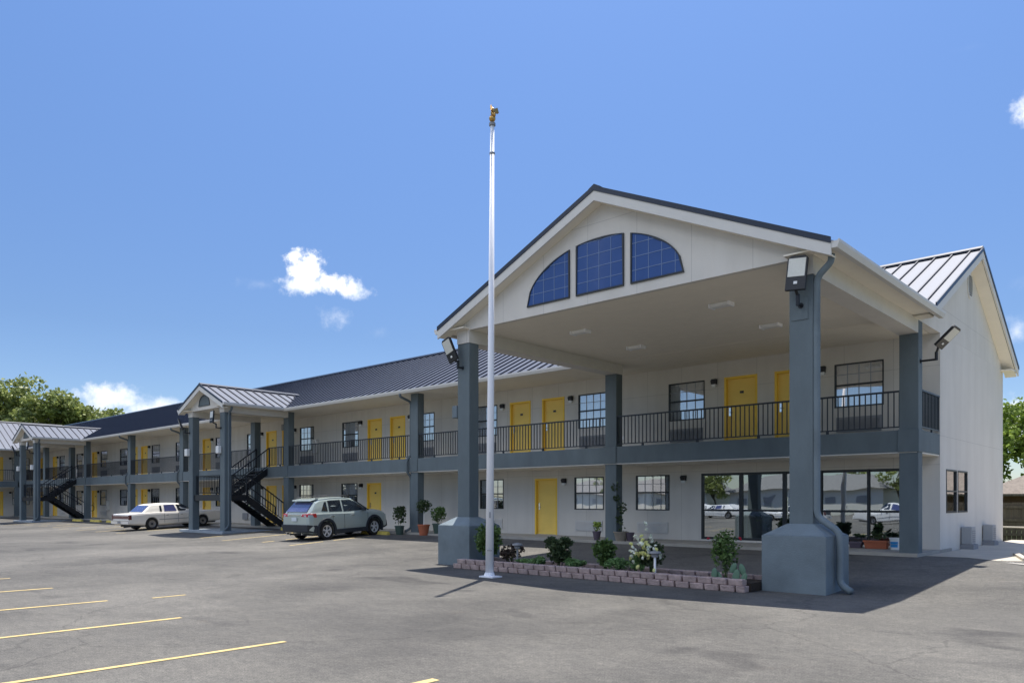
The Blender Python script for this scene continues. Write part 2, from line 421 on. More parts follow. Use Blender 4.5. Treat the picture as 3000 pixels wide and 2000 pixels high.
def make_lamp(W):
    b = MB(); b.box(-.075, .075, -.10, 0, .05, .21); b.hexa([(-.075, -.10, .05), (.075, -.10, .05), (.075, 0, .05), (-.075, 0, .05), (-.085, -.13, .17), (.085, -.13, .17), (.085, 0, .212), (-.085, 0, .212)])
    o = b.build('wall_lamp', 'black_metal', B, W)
    l = MB(); l.hexa([(-.055, -.085, -.03), (.055, -.085, -.03), (.055, -.01, -.03), (-.055, -.01, -.03), (-.068, -.105, .05), (.068, -.105, .05), (.068, -.005, .05), (-.068, -.005, .05)])
    l.build('lamp_glass', 'lamp_glass', o, W)
    return o
def make_ac(w, h, W, m):
    b = MB(); b.box(0, w, -.03, 0, 0, h); o = b.build('air_conditioner_grille', m, B, W, bevel=.006)
    s = MB(); n = int((h - .06) / .035)
    for i in range(n):
        z = .04 + i * .035; s.hexa([(.04, -.046, z), (w - .04, -.046, z), (w - .04, -.03, z + .004), (.04, -.03, z + .004), (.04, -.04, z + .012), (w - .04, -.04, z + .012), (w - .04, -.03, z + .018), (.04, -.03, z + .018)])
    s.build('louvre', m, o, W)
    return o
OFF = Matrix.Translation((0, 0, 0))
protos = {}
def place(kind, W, label=None):
    if kind not in protos:
        k = kind[0]
        if k == 'win': protos[kind] = make_window(kind[1], kind[2], W, kind[3])
        elif k == 'door': protos[kind] = make_door(kind[1], kind[2], W, None, kind[3])
        elif k == 'lamp': protos[kind] = make_lamp(W)
        elif k == 'ac': protos[kind] = make_ac(kind[1], kind[2], W, kind[3])
        o = protos[kind]
    else: o = dup(protos[kind], W)
    if label: o['label'] = label
    return o

def facade(W, x0, x1, up_win, up_door, up_lamp, lo_win, lo_door, lo_lamp, extra=(), name='facade_wall', m='stucco'):
    rects = []
    for x, k in up_win: rects.append((x, x + 1.24, 4.02, 5.18))
    for x, k in lo_win: rects.append((x, x + 1.24, 1.25, 2.36))
    for x in up_door: rects.append((x, x + 1.03, FL1, 5.19))
    for x in lo_door: rects.append((x, x + 1.03, FL0, 2.35))
    wall_holes(name, m, x0, x1, .1, 5.72, YW, rects + list(extra), W)
    for x, k in up_win:
        place(('win', 1.24, 1.16, k), W @ Tm(x, YW, 4.02)); place(('ac', 1.14, .40, 'grille'), W @ Tm(x + .05, YW - .001, 3.36))
    for x, k in lo_win:
        place(('win', 1.24, 1.11, k), W @ Tm(x, YW, 1.25)); place(('ac', 1.14, .36, 'grille_light'), W @ Tm(x + .05, YW - .001, .52))
    for x in up_door: place(('door', 1.03, 2.02, True), W @ Tm(x, YW, FL1))
    for x in lo_door: place(('door', 1.03, 2.0, True), W @ Tm(x, YW, FL0))
    for x in up_lamp: place(('lamp',), W @ Tm(x, YW - .001, 4.96))
    for x in lo_lamp: place(('lamp',), W @ Tm(x, YW - .001, 2.12))

UW = [(-7.57, 1), (-12.65, 0), (-16.2, 0), (-21.3, 0), (-24.85, 0), (-30.03, 3), (-33.62, 0), (-38.85, 0), (-42.43, 0), (-47.65, 0), (-51.2, 3), (-56.49, 3), (-60.1, 0), (-65.1, 0), (-69.0, 0)]
UW[0] = (-7.57, 0)
UD = [-9.23, -10.77, -17.84, -19.41, -26.5, -28.1, -35.27, -36.85, -44.05, -45.6, -52.9, -54.5, -61.8, -63.3, -70.6, -73.95]
UL = [-7.88, -11.07, -16.5, -19.75, -25.1, -28.56, -34.02, -37.22, -42.8, -46.1, -51.5, -54.9, -60.45, -63.7, -69.3]
LW = [(-13.86, 2), (-16.37, 0), (-20.97, 1), (-30.1, 1), (-33.67, 1), (-38.85, 0), (-42.43, 1), (-47.65, 1), (-51.3, 1), (-56.5, 3), (-60.2, 0), (-65.1, 0), (-69.0, 0)]
LD = [-28.15, -35.27, -36.85, -44.05, -45.6, -52.9, -54.5, -61.86, -63.3, -70.6, -73.95]
LL = [-12.1, -16.8, -28.53, -34.02, -37.22, -42.8, -46.1, -51.5, -54.9, -60.45, -63.7, -69.3]
SHOP = (-11.52, -5.50, .40, 2.37)
LOBDOOR = (-18.18, -17.14, FL0, 2.35)
facade(I4, -74.05, -5.03, UW, UD, UL, LW, LD, LL, extra=[SHOP, LOBDOOR])
place(('door', 1.04, 2.0, False), Tm(-18.18, YW, FL0))
# wing across the left end, facing the car park sideways
facade(Wwing, 2.0, 21.0, [(19.0, 0), (11.9, 0), (8.4, 0)], [17.3, 15.75, 6.0, 4.5], [18.82, 13.5], [(19.0, 0), (11.9, 0), (8.4, 0)], [17.3, 15.75, 6.0, 4.5], [18.82, 13.5], name='wing_wall')

# end wall (gable) facing right, back wall and lobby shell
XE = -5.03
endw = [(21.56, 22.60, 1.24, 2.34), (22.72, 23.76, 1.24, 2.34)]
Wend = Matrix.Translation((XE, 0, 0)) @ Matrix.Rotation(R(90), 4, 'Z')   # local x -> world y, local y -> world -x
wall_holes('end_wall', 'stucco_end', YW, 28.45, .1, 5.66, 0, endw, Wend)
gb = MB(); gb.add([(XE, 19.17, 5.662), (XE, 28.45, 5.662), (XE, 28.45, 5.80), (XE, 23.85, 8.24), (XE, 19.17, 5.80),
                   (XE - .2, 19.17, 5.662), (XE - .2, 28.45, 5.662), (XE - .2, 28.45, 5.80), (XE - .2, 23.85, 8.24), (XE - .2, 19.17, 5.80)],
                  [(0, 1, 2, 3, 4), (9, 8, 7, 6, 5), (0, 5, 6, 1), (1, 6, 7, 2), (4, 3, 8, 9), (0, 4, 9, 5), (2, 7, 8, 3)])
gb.build('gable_wall', 'stucco_end', B)
for (a, c, d, e) in endw:
    Wq = Wend @ Tm(a, 0, d); w = c - a; h = e - d
    f = MB(); f.box(0, .04, -.012, .06, 0, h); f.box(w - .04, w, -.012, .06, 0, h); f.box(.04, w - .04, -.012, .06, 0, .04); f.box(.04, w - .04, -.012, .06, h - .04, h); f.box(.04, w - .04, -.01, .05, h * .5 - .02, h * .5 + .02)
    o = f.build('end_window', 'bronze', B, Wq)
    p = MB(); p.add([(.04, .025, .04), (w - .04, .025, .04), (w - .04, .025, h - .04), (.04, .025, h - .04)], [(0, 1, 2, 3)]); p.build('pane', 'pane', o, Wq, fix=False)
    bl = MB()
    for i in range(20):
        z = h * .5 + i * h * .5 / 20; bl.hexa([(.04, .07, z), (w - .04, .07, z), (w - .04, .09, z + .01), (.04, .09, z + .01), (.04, .07, z + .016), (w - .04, .07, z + .016), (w - .04, .09, z + .024), (.04, .09, z + .024)])
    bl.build('blind', 'pot_beige', o, Wq)
    d_ = MB(); d_.box(0, w, .12, .15, 0, h); d_.build('room_shade', 'dark_room', o, Wq)
bw = MB(); bw.box(-82, XE - .01, 28.35, 28.44, .1, 5.7); bw.build('back_wall', 'stucco', B)
ww = MB(); ww.box(-81.9, -81.8, 2, 28.3, .1, 5.7); ww.box(-81.7, -74.1, 1.9, 2.0, .1, 5.7); ww.build('wing_side_wall', 'stucco_end', B)
# lobby room behind the shop front
lb = MB(); lb.box(-11.9, -5.2, 21.13, 25.6, .30, .36); lb.build('lobby_floor', 'floor_tile', B)
lb = MB(); lb.box(-11.9, -5.2, 25.6, 25.7, .3, 2.7); lb.box(-12.0, -11.9, 21.13, 25.7, .3, 2.7); lb.box(-5.2, -5.16, 21.13, 25.7, .3, 2.7); lb.box(-12, -5.2, 21.13, 25.7, 2.62, 2.70)
lb.build('lobby_wall', 'lobby_wall', B)
# shop front
sf = MB(); XS = [-11.52, -10.25, -8.95, -7.93, -6.71, -5.50]; z0, z1 = .40, 2.37
for i, x in enumerate(XS):
    wd = .06 if i not in (1, 2) else .10
    a = x if i == 0 else (x - wd if i == len(XS) - 1 else x - wd / 2); sf.box(a, a + wd, 20.99, 21.09, z0, z1)
for i in range(len(XS) - 1):
    a = XS[i] + .05; c = XS[i + 1] - .05
    if i in (0, 3): a = XS[i] + (.06 if i == 0 else .03)
    sf.box(a, c, 21.0, 21.08, z0, z0 + .07); sf.box(a, c, 21.0, 21.08, z1 - .07, z1)
    sf.box(a, c, 21.005, 21.075, 1.24, 1.30)
SF = sf.build('storefront', 'bronze', B)
p = MB()
for i in range(len(XS) - 1): p.add([(XS[i] + .04, 21.04, z0 + .06), (XS[i + 1] - .04, 21.04, z0 + .06), (XS[i + 1] - .04, 21.04, z1 - .06), (XS[i] + .04, 21.04, z1 - .06)], [(0, 1, 2, 3)])
p.build('shop_glass', 'shop_glass', SF, fix=False)
hd = MB(); hd.tube([(-8.82, 20.99, 1.05), (-8.82, 20.93, 1.05), (-8.82, 20.93, 1.65), (-8.82, 20.99, 1.65)], .012, 8); hd.build('door_handle', 'chrome', SF)

# --- columns
def column(x0, y0, zb, zt, W=I4, name='column', w=.41, d=.32, m='slate'):
    b = MB(); b.box(x0, x0 + w, y0, y0 + d, zb, zt); return b.build(name, m, B, W, bevel=.012)
COLX = [-5.44, -13.75, -22.9, -32.06, -35.09, -42.96, -50.3, -57.96, -61.0, -66.7]
for x in COLX:
    column(x, YC, .2, 2.70); column(x, YC, 3.10, 5.67 if x > -60 or True else 5.67)
for y in (19.6 - .9, 14.2, 9.0, 4.0):
    column(y, YC, .2, 2.70, Wwing); column(y, YC, 3.10, 5.67, Wwing)
# --- walkway deck, edge beam, soffits
def deck(W, xa, xb, gaps=()):
    b = MB(); b.box(xa, xb, YC + .07, YW - .002, 2.70, 3.165); b.build('walkway_deck', 'concrete', B, W)
    s = MB(); s.box(xa, xb - .02, YC + .08, YW - .003, 2.64, 2.698); s.build('walkway_soffit', 'soffit', B, W)
    f = MB(); f.box(xa, xb, YC - .03, YC + .068, 2.675, 3.172)
    return f
f = deck(I4, -74.0, XE - .005)
f.box(XE - .10, XE - .003, YC + .07, YW - .01, 2.675, 3.172)
for x in COLX: f.box(x - .02, x + .43, YC - .055, YC - .031, 2.665, 3.18)
f.box(XE - .002, XE + .022, YC - .03, YC + .34, 2.665, 3.18)
f.build('walkway_beam', 'slate', B, bevel=.008)
tr = MB(); tr.box(-74, XE - .03, YC - .01, YC + .05, 2.645, 2.674); tr.box(XE - .09, XE - .02, YC + .08, YW - .02, 2.645, 2.674); tr.build('beam_trim', 'trim', B)
f = deck(Wwing, 2.0, 18.9); f.build('wing_walkway_beam', 'slate', B, Wwing)
# --- railings between columns
def railing(W, xa, xb, y, zt=4.10, zb=3.27, name='railing', axis=0):
    b = MB()
    def bx(a0, a1, t0, t1, c0, c1):
        if axis == 0: b.box(a0, a1, t0, t1, c0, c1)
        else: b.box(t0, t1, a0, a1, c0, c1)
    bx(xa, xb, y - .028, y + .028, zt - .04, zt); bx(xa, xb, y - .016, y + .016, zb - .028, zb)
    n = max(1, round((xb - xa) / .127))
    for i in range(n + 1):
        x = xa + (xb - xa) * i / n; x = min(max(x, xa + .0115), xb - .0115)
        bx(x - .0115, x + .0115, y - .0115, y + .0115, zb, zt - .041)
        if i % 14 == 7: bx(x - .03, x + .03, y - .02, y + .02, 3.13, zb - .03)
    return b.build(name, 'rail_metal', B, W)
ry = YC + .06
segs = [(-13.34, -5.44), (-22.49, -13.75), (-31.65, -22.9), (-33.38, -32.06), (-42.55, -35.09), (-49.89, -42.96), (-57.55, -50.3), (-59.3, -57.96), (-66.29, -61.0), (-73.9, -66.7)]
for a, c in segs: railing(I4, a, c, ry)
railing(I4, YC + .33, YW - .01, XE - .03, axis=1, zt=4.12, zb=3.27)
for a, c in [(14.61, 18.7), (9.41, 14.2), (4.41, 9.0)]: railing(Wwing, a, c, ry)
# --- gable roofs with raised seams
def gable_roof(W, xa, xb, yc, ye0, ye1, ze, zr, name, ribs=.43, rake=True, ribstart=0., zf0=None, xbe=None):
    """ridge along local x from xa to xb; eaves at ye0 (front) and ye1 (back), height ze; ridge yc at zr"""
    b = MB(); th = .045; ZB = ze
    for ye in (ye0, ye1):
        ze = zf0 if (zf0 and ye == ye0) else ZB
        xq_ = xbe or xb
        b.hexa([(xa, ye, ze - th), (xq_, ye, ze - th), (xb, yc, zr - th), (xa, yc, zr - th), (xa, ye, ze), (xq_, ye, ze), (xb, yc, zr), (xa, yc, zr)])
    o = b.build(name, 'roof_metal', B, W)
    n = int((xb - xa) / ribs)
    for ye in (ye0, ye1):
        r = MB()
        for i in range(n + 1):
            x = xa + ribstart + i * ribs
            if x > xb - .03: break
            ze = zf0 if (zf0 and ye == ye0) else ZB
            w = .024; h = .05; ys = ye; zs = ze
            if xbe and x > xbe: tt = (x - xbe) / (xb - xbe); ys = ye + (yc - ye) * tt; zs = ze + (zr - ze) * tt
            r.hexa([(x - w, ys, zs + .001), (x + w, ys, zs + .001), (x + w, yc, zr + .001), (x - w, yc, zr + .001), (x - w * .7, ys, zs + h), (x + w * .7, ys, zs + h), (x + w * .7, yc, zr + h), (x - w * .7, yc, zr + h)])
        r.build('roof_seam', 'roof_rib', o, W)
    k = MB()
    for ye in (ye0, ye1):
        ze = zf0 if (zf0 and ye == ye0) else ZB
        sg = -1 if ye < yc else 1; dy = .14 * sg; dz = (ze - zr) / abs(ye - yc) * .14
        k.hexa([(xa - .01, yc, zr + .03), (xb + .01, yc, zr + .03), (xb + .01, yc + dy, zr + dz + .03), (xa - .01, yc + dy, zr + dz + .03), (xa - .01, yc, zr + .088), (xb + .01, yc, zr + .088), (xb + .01, yc + dy, zr + dz + .075), (xa - .01, yc + dy, zr + dz + .075)])
    k.build('ridge_cap', 'navy_trim', o, W)
    if rake:
        for xe, d in ((xa, -1), (xb, 1)):
            if rake is not True and xe not in rake: continue
            q = MB(); t = MB()
            for ye in (ye0, ye1):
                ze = zf0 if (zf0 and ye == ye0) else ZB
                xq = sorted((xe, xe + d * .03))
                q.hexa([(xq[0], ye, ze - .05), (xq[1], ye, ze - .05), (xq[1], yc, zr - .05), (xq[0], yc, zr - .05), (xq[0], ye, ze + .05), (xq[1], ye, ze + .05), (xq[1], yc, zr + .05), (xq[0], yc, zr + .05)])
                xt = sorted((xe - d * .03, xe + d * .012))
                t.hexa([(xt[0], ye, ze - .25), (xt[1], ye, ze - .25), (xt[1], yc, zr - .25), (xt[0], yc, zr - .25), (xt[0], ye, ze - .052), (xt[1], ye, ze - .052), (xt[1], yc, zr - .052), (xt[0], yc, zr - .052)])
            q.build('rake_trim', 'navy_trim', o, W); t.build('rake_board', 'trim', o, W)
    return o
def gutter(xa, xb, y, z, W, parent=None, d=-1):
    b = MB()
    y0, y1 = (y - .13, y) if d < 0 else (y, y + .13)
    prof = [(y1 if d < 0 else y0, z - .13), ((y0 + .04) if d < 0 else (y1 - .04), z - .13), (y0 if d < 0 else y1, z - .05), (y0 if d < 0 else y1, z), ((y0 + .02) if d < 0 else (y1 - .02), z), ((y0 + .02) if d < 0 else (y1 - .02), z - .02), (y1 if d < 0 else y0, z - .02)]
    b.prism(prof, 0, xa, xb); return b.build('gutter', 'trim', parent or B, W)
ZE, ZR = 5.75, 8.33
YR = 23.85
mr = gable_roof(I4, -82.2, -9.45, YR, 18.75, 28.85, ZE, ZR, 'main_roof', rake=(-82.2,), ribstart=.27)
gable_roof(I4, -9.45, -4.68, YR, 19.15, 28.85, ZE, ZR, 'main_roof', rake=(-4.68,), ribstart=.2, zf0=5.952)
wr = gable_roof(Wwing, 1.6, 23.6, YR, 18.75, 28.85, ZE + .001, ZR - .002, 'wing_roof')
gutter(-57.0, -35.45, 18.75, ZE, I4, mr); gutter(-71.8, -61.4, 18.75, ZE, I4, mr); gutter(-31.25, -14.25, 18.75, ZE, I4, mr)
gutter(1.6, 18.75, 18.75, ZE, Wwing, wr)
sb = MB(); sb.box(-74, XE - .22, 18.76, YW - .004, 5.665, 5.70); sb.box(XE - .24, -4.72, 18.76, 19.165, 5.665, 5.70); sb.box(XE + .002, -4.72, 28.0, 28.84, 5.60, 5.64); sb.build('eave_soffit', 'soffit', B)
sb = MB(); sb.box(2, 18.7, 18.76, YW - .004, 5.665, 5.70); sb.build('wing_soffit', 'soffit', B, Wwing)
sb = MB()
for ye, z_ in ((19.18, 5.70), (28.80, ZE - .27)):   # raked soffit boards under the gable overhang
    sb.hexa([(XE + .002, ye, z_), (-4.72, ye, z_), (-4.72, YR, ZR - .27), (XE + .002, YR, ZR - .27), (XE + .002, ye, z_ + .03), (-4.72, ye, z_ + .03), (-4.72, YR, ZR - .24), (XE + .002, YR, ZR - .24)])
sb.build('gable_soffit', 'soffit', B)
# oval vent in the end gable
v = MB(); v.prism([(24.0 + .26 * math.cos(t * math.pi / 14), 7.42 + .34 * math.sin(t * math.pi / 14)) for t in range(28)], 0, XE, XE + .03)
v = v.build('gable_vent', 'trim', B)
v2 = MB()
for i in range(9):
    z = 7.42 - .26 + i * .062; hw = .21 * math.sqrt(max(.05, 1 - ((z - 7.42) / .32) ** 2)); v2.box(XE + .031, XE + .04, 24 - hw, 24 + hw, z, z + .03)
v2.build('vent_slot', 'bronze', v)

# --- projecting gables: portico and the two stair towers (local x = world Y via rotation)
def rot90(cx):   # local x -> world +Y, local y -> world -X (+cx)
    return Matrix.Translation((cx, 0, 0)) @ Matrix.Rotation(R(90), 4, 'Z')
def half_arch(cx, z0, r_x, r_z, x0, x1, n=14):
    pts = [(x0, z0), (x1, z0)]
    for i in range(n + 1):
        x = x1 + (x0 - x1) * i / n; q = max(0., 1 - ((x - cx) / r_x) ** 2); pts.append((x, z0 + r_z * math.sqrt(q)))
    out = []
    for p_ in pts:
        if not out or (abs(p_[0] - out[-1][0]) + abs(p_[1] - out[-1][1])) > 1e-3: out.append(p_)
    if abs(out[0][0] - out[-1][0]) + abs(out[0][1] - out[-1][1]) < 1e-3: out.pop()
    return out
def arched_window(cx, z0, rx, rz, x0, x1, y, grid=True):
    poly = half_arch(cx, z0, rx, rz, x0, x1); w_ = .035
    ctr = Vector((sum(p[0] for p in poly) / len(poly), sum(p[1] for p in poly) / len(poly)))
    inner = []
    for p_ in poly:
        d = ctr - Vector(p_); inner.append(tuple(Vector(p_) + d.normalized() * w_ * 1.25))
    b = MB(); n = len(poly); vs = []; fs = []
    for p_ in poly: vs += [(p_[0], y - .03, p_[1]), (p_[0], y - .001, p_[1])]
    for p_ in inner: vs += [(p_[0], y - .03, p_[1]), (p_[0], y - .001, p_[1])]
    for i in range(n):
        j = (i + 1) % n; fs += [(2 * i, 2 * j, 2 * n + 2 * j, 2 * n + 2 * i), (2 * i, 2 * i + 1, 2 * j + 1, 2 * j), (2 * n + 2 * i, 2 * n + 2 * j, 2 * n + 2 * j + 1, 2 * n + 2 * i + 1)]
    b.add(vs, fs); o = b.build('arched_window', 'bronze', B, fix=True)
    g_ = MB(); g_.prism(inner, 1, y - .012, y - .004); g_.build('pane', 'arch_pane' if grid else 'slate', o)
    g_ = MB(); g_.prism(inner, 1, y - .0035, y - .0015); g_.build('glass_backing', 'arch_back' if grid else 'slate', o)
    if grid:
        m_ = MB(); zz = z0 + .26
        def zmax(x): return z0 + rz * math.sqrt(max(0, 1 - ((x - cx) / rx) ** 2))
        x = math.ceil((x0 - cx) / .30) * .30 + cx
        while x < x1 - .05:
            if x > x0 + .06 and zmax(x) > z0 + .1: m_.box(x - .007, x + .007, y - .018, y - .0125, z0 + .03, zmax(x) - .04)
            x += .30
        while zz < z0 + rz:
            q = rx * math.sqrt(max(0, 1 - ((zz - z0) / rz) ** 2)); a = max(x0, cx - q) + .04; c = min(x1, cx + q) - .04
            if c - a > .1: m_.box(a, c, y - .0185, y - .013, zz - .007, zz + .007)
            zz += .27
        m_.build('muntin', 'arch_bar', o)
mat('arch_bar', (.14, .21, .38), .5, var=.03)

def porch(cxl, cxr, yf, z_ceil, z_beam, ov, ridge, ridge_back, name, yroof, tower):
    """gable wall, side beams, ceiling and roof over the columns whose outer faces are cxl (left) and cxr (right)"""
    cx = (cxl + cxr) / 2; Wp = rot90(cx); hs = (cxr - cxl) / 2 + ov
    ro = gable_roof(Wp, yroof, ridge_back, 0, -hs, hs, ZE + .02, ridge, name, rake=(yroof,), ribstart=.3, xbe=19.0 if tower else 19.3)
    yg = 18.9 if tower else 19.32
    for sgn in (-1, 1):
        gutter(yroof, yg if tower or sgn > 0 else 19.25, sgn * hs, ZE + .02, Wp, ro, d=sgn)
    # gable wall
    sl = (ridge - (ZE + .02)) / hs
    zt = lambda dx: ZE + .02 + (hs - abs(dx)) * sl - .052
    hw = (cxr - cxl) / 2
    w = MB(); w.prism([(cxl, z_ceil), (cxr, z_ceil), (cxr, zt(hw)), (cx, zt(0)), (cxl, zt(hw))], 1, yf, yf + .12)
    w.box(cxl, cxl + .42, yf, yf + .12, z_beam, z_ceil); w.box(cxr - .42, cxr, yf, yf + .12, z_beam, z_ceil)
    w.build('gable_wall', 'stucco', B)
    yb = 19.47
    for a in (cxl + .004, cxr - .424):
        bb = MB(); bb.box(a, a + .42, yf + .12, yb, z_beam, z_ceil + .02); bb.build('side_beam', 'soffit_wall', B)
    c = MB(); c.box(cxl + .43, cxr - .43, yf + .12, 19.0, z_ceil, z_ceil + .04); c.box(cxl - ov + .01, cxl + .43, yf - .2, 18.7, z_ceil + .022, z_ceil + .05); c.box(cxr - .43, cxr + ov - .01, yf - .2, 18.7, z_ceil + .022, z_ceil + .05)
    c.build('ceiling', 'soffit', B)
    # sloping boards under the rake overhang
    s2 = MB()
    for sgn in (-1, 1):
        x0_, x1_ = sgn * (hs - .03), 0
        za = ZE + .02 + .03 * sl - .24; zb_ = ridge - .24
        s2.hexa([(cx + x0_, yroof + .03, za), (cx + x0_, yf - .002, za), (cx, yf - .002, zb_), (cx, yroof + .03, zb_), (cx + x0_, yroof + .03, za + .03), (cx + x0_, yf - .002, za + .03), (cx, yf - .002, zb_ + .03), (cx, yroof + .03, zb_ + .03)])
    s2.build('rake_soffit', 'soffit', B)
    return cx
mat('soffit_wall', WALL, .85, var=.04)
PX = porch(-13.75, -5.03, 12.97, 5.67, 5.37, .40, 7.92, 22.9, 'portico_roof', 12.69, False)
arched_window(-9.46, 5.88, 1.99, 1.12, -11.45, -10.23, 12.97)
arched_window(-9.46, 5.88, 1.99, 1.12, -10.06, -8.84, 12.97)
arched_window(-9.46, 5.88, 1.99, 1.12, -8.68, -7.47, 12.97)
for x in (-13.75, -5.45):
    column(x + .003, 12.985, 1.0, 5.37, name='portico_column', w=.41, d=.32)
    px_ = x + .205; b = MB(); h = .55; y0, y1 = 12.65, 13.70
    b.box(px_ - h, px_ + h, y0, y1, -.1, .95)
    b.hexa([(px_ - h, y0, .951), (px_ + h, y0, .951), (px_ + h, y1, .951), (px_ - h, y1, .951), (px_ - .23, 12.96, 1.15), (px_ + .23, 12.96, 1.15), (px_ + .23, 13.33, 1.15), (px_ - .23, 13.33, 1.15)])
    b.build('column_pedestal', 'slate_base', B, bevel=.012)
# ceiling lights
for i, (x, y) in enumerate([(-7.66, 14.8), (-7.72, 17.35), (-11.4, 14.85), (-11.45, 17.35)]):
    b = MB(); pr = [(-.12, 0), (.12, 0), (.12, -.03), (.08, -.075), (-.08, -.075), (-.12, -.03)]
    W = Tm(x, y, 5.668, R(0)); b.prism([(p_[0], p_[1]) for p_ in pr], 0, -.20, .20)
    o = b.build('ceiling_light', 'white_plastic', B, W, bevel=.01)
    for e0, e1 in ((-.235, -.201), (.201, .235)):
        e = MB(); e.box(e0, e1, -.125, .125, -.08, 0); e.build('end_cap', 'white_metal', o, W)

# stair towers
def tower(xr, n):
    xl = xr - 3.44
    for x in (xl, xr - .41): column(x + .002, 16.055, .15, 5.40, name='tower_column')
    cx = porch(xl, xr, 16.04, 5.64, 5.40, .40, 6.72, 20.9, 'tower_roof', 15.76, True)
    arched_window(cx - .1, 5.80, .55, .50, cx - .65, cx + .45, 16.04, grid=False)
    # staircase: lower flight on the right, upper flight on the left, landing by the front columns
    lz = 1.80; yl0, yl1 = 16.42, 17.3
    L_ = MB(); L_.box(xl + .45, xr - .45, 16.20, yl1, lz - .05, lz); L_.box(xl + .35, xr - .35, 16.12, 16.17, lz - .24, lz + .03); L_.box(xl + .35, xr - .35, yl1, yl1 + .03, lz - .24, lz - .002)
    L_.box(xl + .41, xl + .449, 16.2, yl1, lz - .24, lz + .03); L_.box(xr - .449, xr - .41, 16.2, yl1, lz - .24, lz + .03)
    ST = L_.build('staircase', 'black_metal', B)
    def flight(xa, xb, y0, z0, y1, z1, nst):
        for x in (xa, xb - .04):
            s = MB(); s.hexa([(x, y0, z0 - .30), (x + .04, y0, z0 - .30), (x + .04, y1, z1 - .30), (x, y1, z1 - .30), (x, y0, z0 + .03), (x + .04, y0, z0 + .03), (x + .04, y1, z1 + .03), (x, y1, z1 + .03)]); s.build('stringer', 'black_metal', ST)
        for i in range(1, nst):
            t = i / nst; y = y0 + (y1 - y0) * t; z = z0 + (z1 - z0) * t
            tb = MB(); tb.box(xa + .041, xb - .041, y - .14, y + .14, z - .045, z); tb.build('tread', 'black_metal', ST, bevel=.006)
        for x in (xa + .02, xb - .02):
            r = MB(); r.bar((x, y0, z0 + .92), (x, y1, z1 + .92), .045, .045); r.bar((x, y0, z0 + .12), (x, y1, z1 + .12), .03, .03)
            k = int(abs(y1 - y0) / .13)
            for i in range(k + 1):
                t = i / k; y = y0 + (y1 - y0) * t; z = z0 + (z1 - z0) * t; w = .022 if i in (0, k) else .009
                r.box(x - w, x + w, y - w, y + w, z + (.0 if i in (0, k) else .12), z + .92)
            r.build('stair_railing', 'rail_metal', ST)
    flight(xl + .42, cx - .06, yl1 + .03, lz, 19.22, 3.16, 8)
    flight(cx + .04, xr - .43, yl1 + .03, lz, 19.45, .36, 9)
    r = MB()
    for (a, b_, y) in ((xl + .42, xr - .42, 16.22),):
        r.box(a, b_, y - .02, y + .02, lz + .86, lz + .90); r.box(a, b_, y - .012, y + .012, lz + .10, lz + .13)
        k = int((b_ - a) / .13)
        for i in range(k + 1): x = a + (b_ - a) * i / k; r.box(x - .009, x + .009, y - .009, y + .009, lz + .13, lz + .86)
    for x in (xl + .43, xr - .43):
        r.box(x - .02, x + .02, 16.25, yl1, lz + .86, lz + .90); r.box(x - .012, x + .012, 16.25, yl1, lz + .10, lz + .13)
        for i in range(8): y = 16.27 + i * .14; r.box(x - .009, x + .009, y - .009, y + .009, lz + .13, lz + .86)
    # hand rail loop at the foot
    r.build('landing_railing', 'rail_metal', ST); r = MB()
    r.tube([(xr - .45, 19.47, 1.25), (xr - .45, 19.75, 1.25), (xr - .45, 19.82, 1.18), (xr - .45, 19.82, .95), (xr - .45, 19.75, .88), (xr - .45, 19.47, .88)], .02, 8)
    r.build('hand_rail', 'rail_metal', ST)
    # slab
    b = MB(); b.box(xl - .35, xr + .35, 15.78, 18.94, .0, .24); b.build('tower_slab', 'slab_paint', None, kind='structure', bevel=.01)
    # meter boxes on the front columns
    for x in (xl - .10, xr - .51):
        q = MB(); q.box(x, x + .26, 15.90, 16.05, 3.62, 3.94); q.build('meter_box', 'white_plastic', B, bevel=.02)
    return cx
TX = tower(-31.65, 0); tower(-57.55, 1)

# downspouts
def downspout(pts, r=.05, m='slate', **k):
    b = MB(); P = [Vector(p_) for p_ in pts]; Q = [P[0]]
    for i in range(1, len(P) - 1):
        a = (P[i - 1] - P[i]); c = (P[i + 1] - P[i]); l = min(.09, a.length * .4, c.length * .4)
        Q += [P[i] + a.normalized() * l, P[i] + (a.normalized() * .3 + c.normalized() * .3) * l, P[i] + c.normalized() * l]
    Q.append(P[-1]); b.tube(Q, r, 8); return b.build('downspout', m, B, smooth=True)
for x in (-22.9, -42.96, -50.3):
    xx = x - .07
    downspout([(xx, 18.68, 5.63), (xx, 18.68, 5.52), (xx, 19.22, 5.36), (xx, 19.22, 3.3), (xx - .02, 19.03, 3.12), (xx - .02, 19.03, 2.66), (xx, 19.22, 2.48), (xx, 19.22, .50), (xx - .02, 18.95, .38)])
downspout([(-4.72, 12.95, 5.62), (-4.72, 12.95, 5.5), (-4.99, 13.03, 5.30), (-4.99, 13.03, 1.28), (-4.61, 13.03, 1.02), (-4.61, 13.03, .16), (-4.40, 12.95, .06)], .058, 'slate_base')
for xr in (-31.65, -57.55):
    downspout([(xr + .38, 16.2, 5.62), (xr + .36, 16.2, 5.52), (xr + .06, 16.22, 5.34), (xr + .06, 16.22, .45), (xr + .14, 16.0, .30)])
# electrical box on the left portico column
q = MB(); q.box(-13.93, -13.752, 12.96, 13.18, 3.58, 3.88); q.build('meter_box', 'slate_base', B, bevel=.02)
q = MB(); q.box(-5.4, -5.12, 12.972, 12.984, 4.62, 5.0); q.build('junction_cover', 'slate', B, bevel=.004)
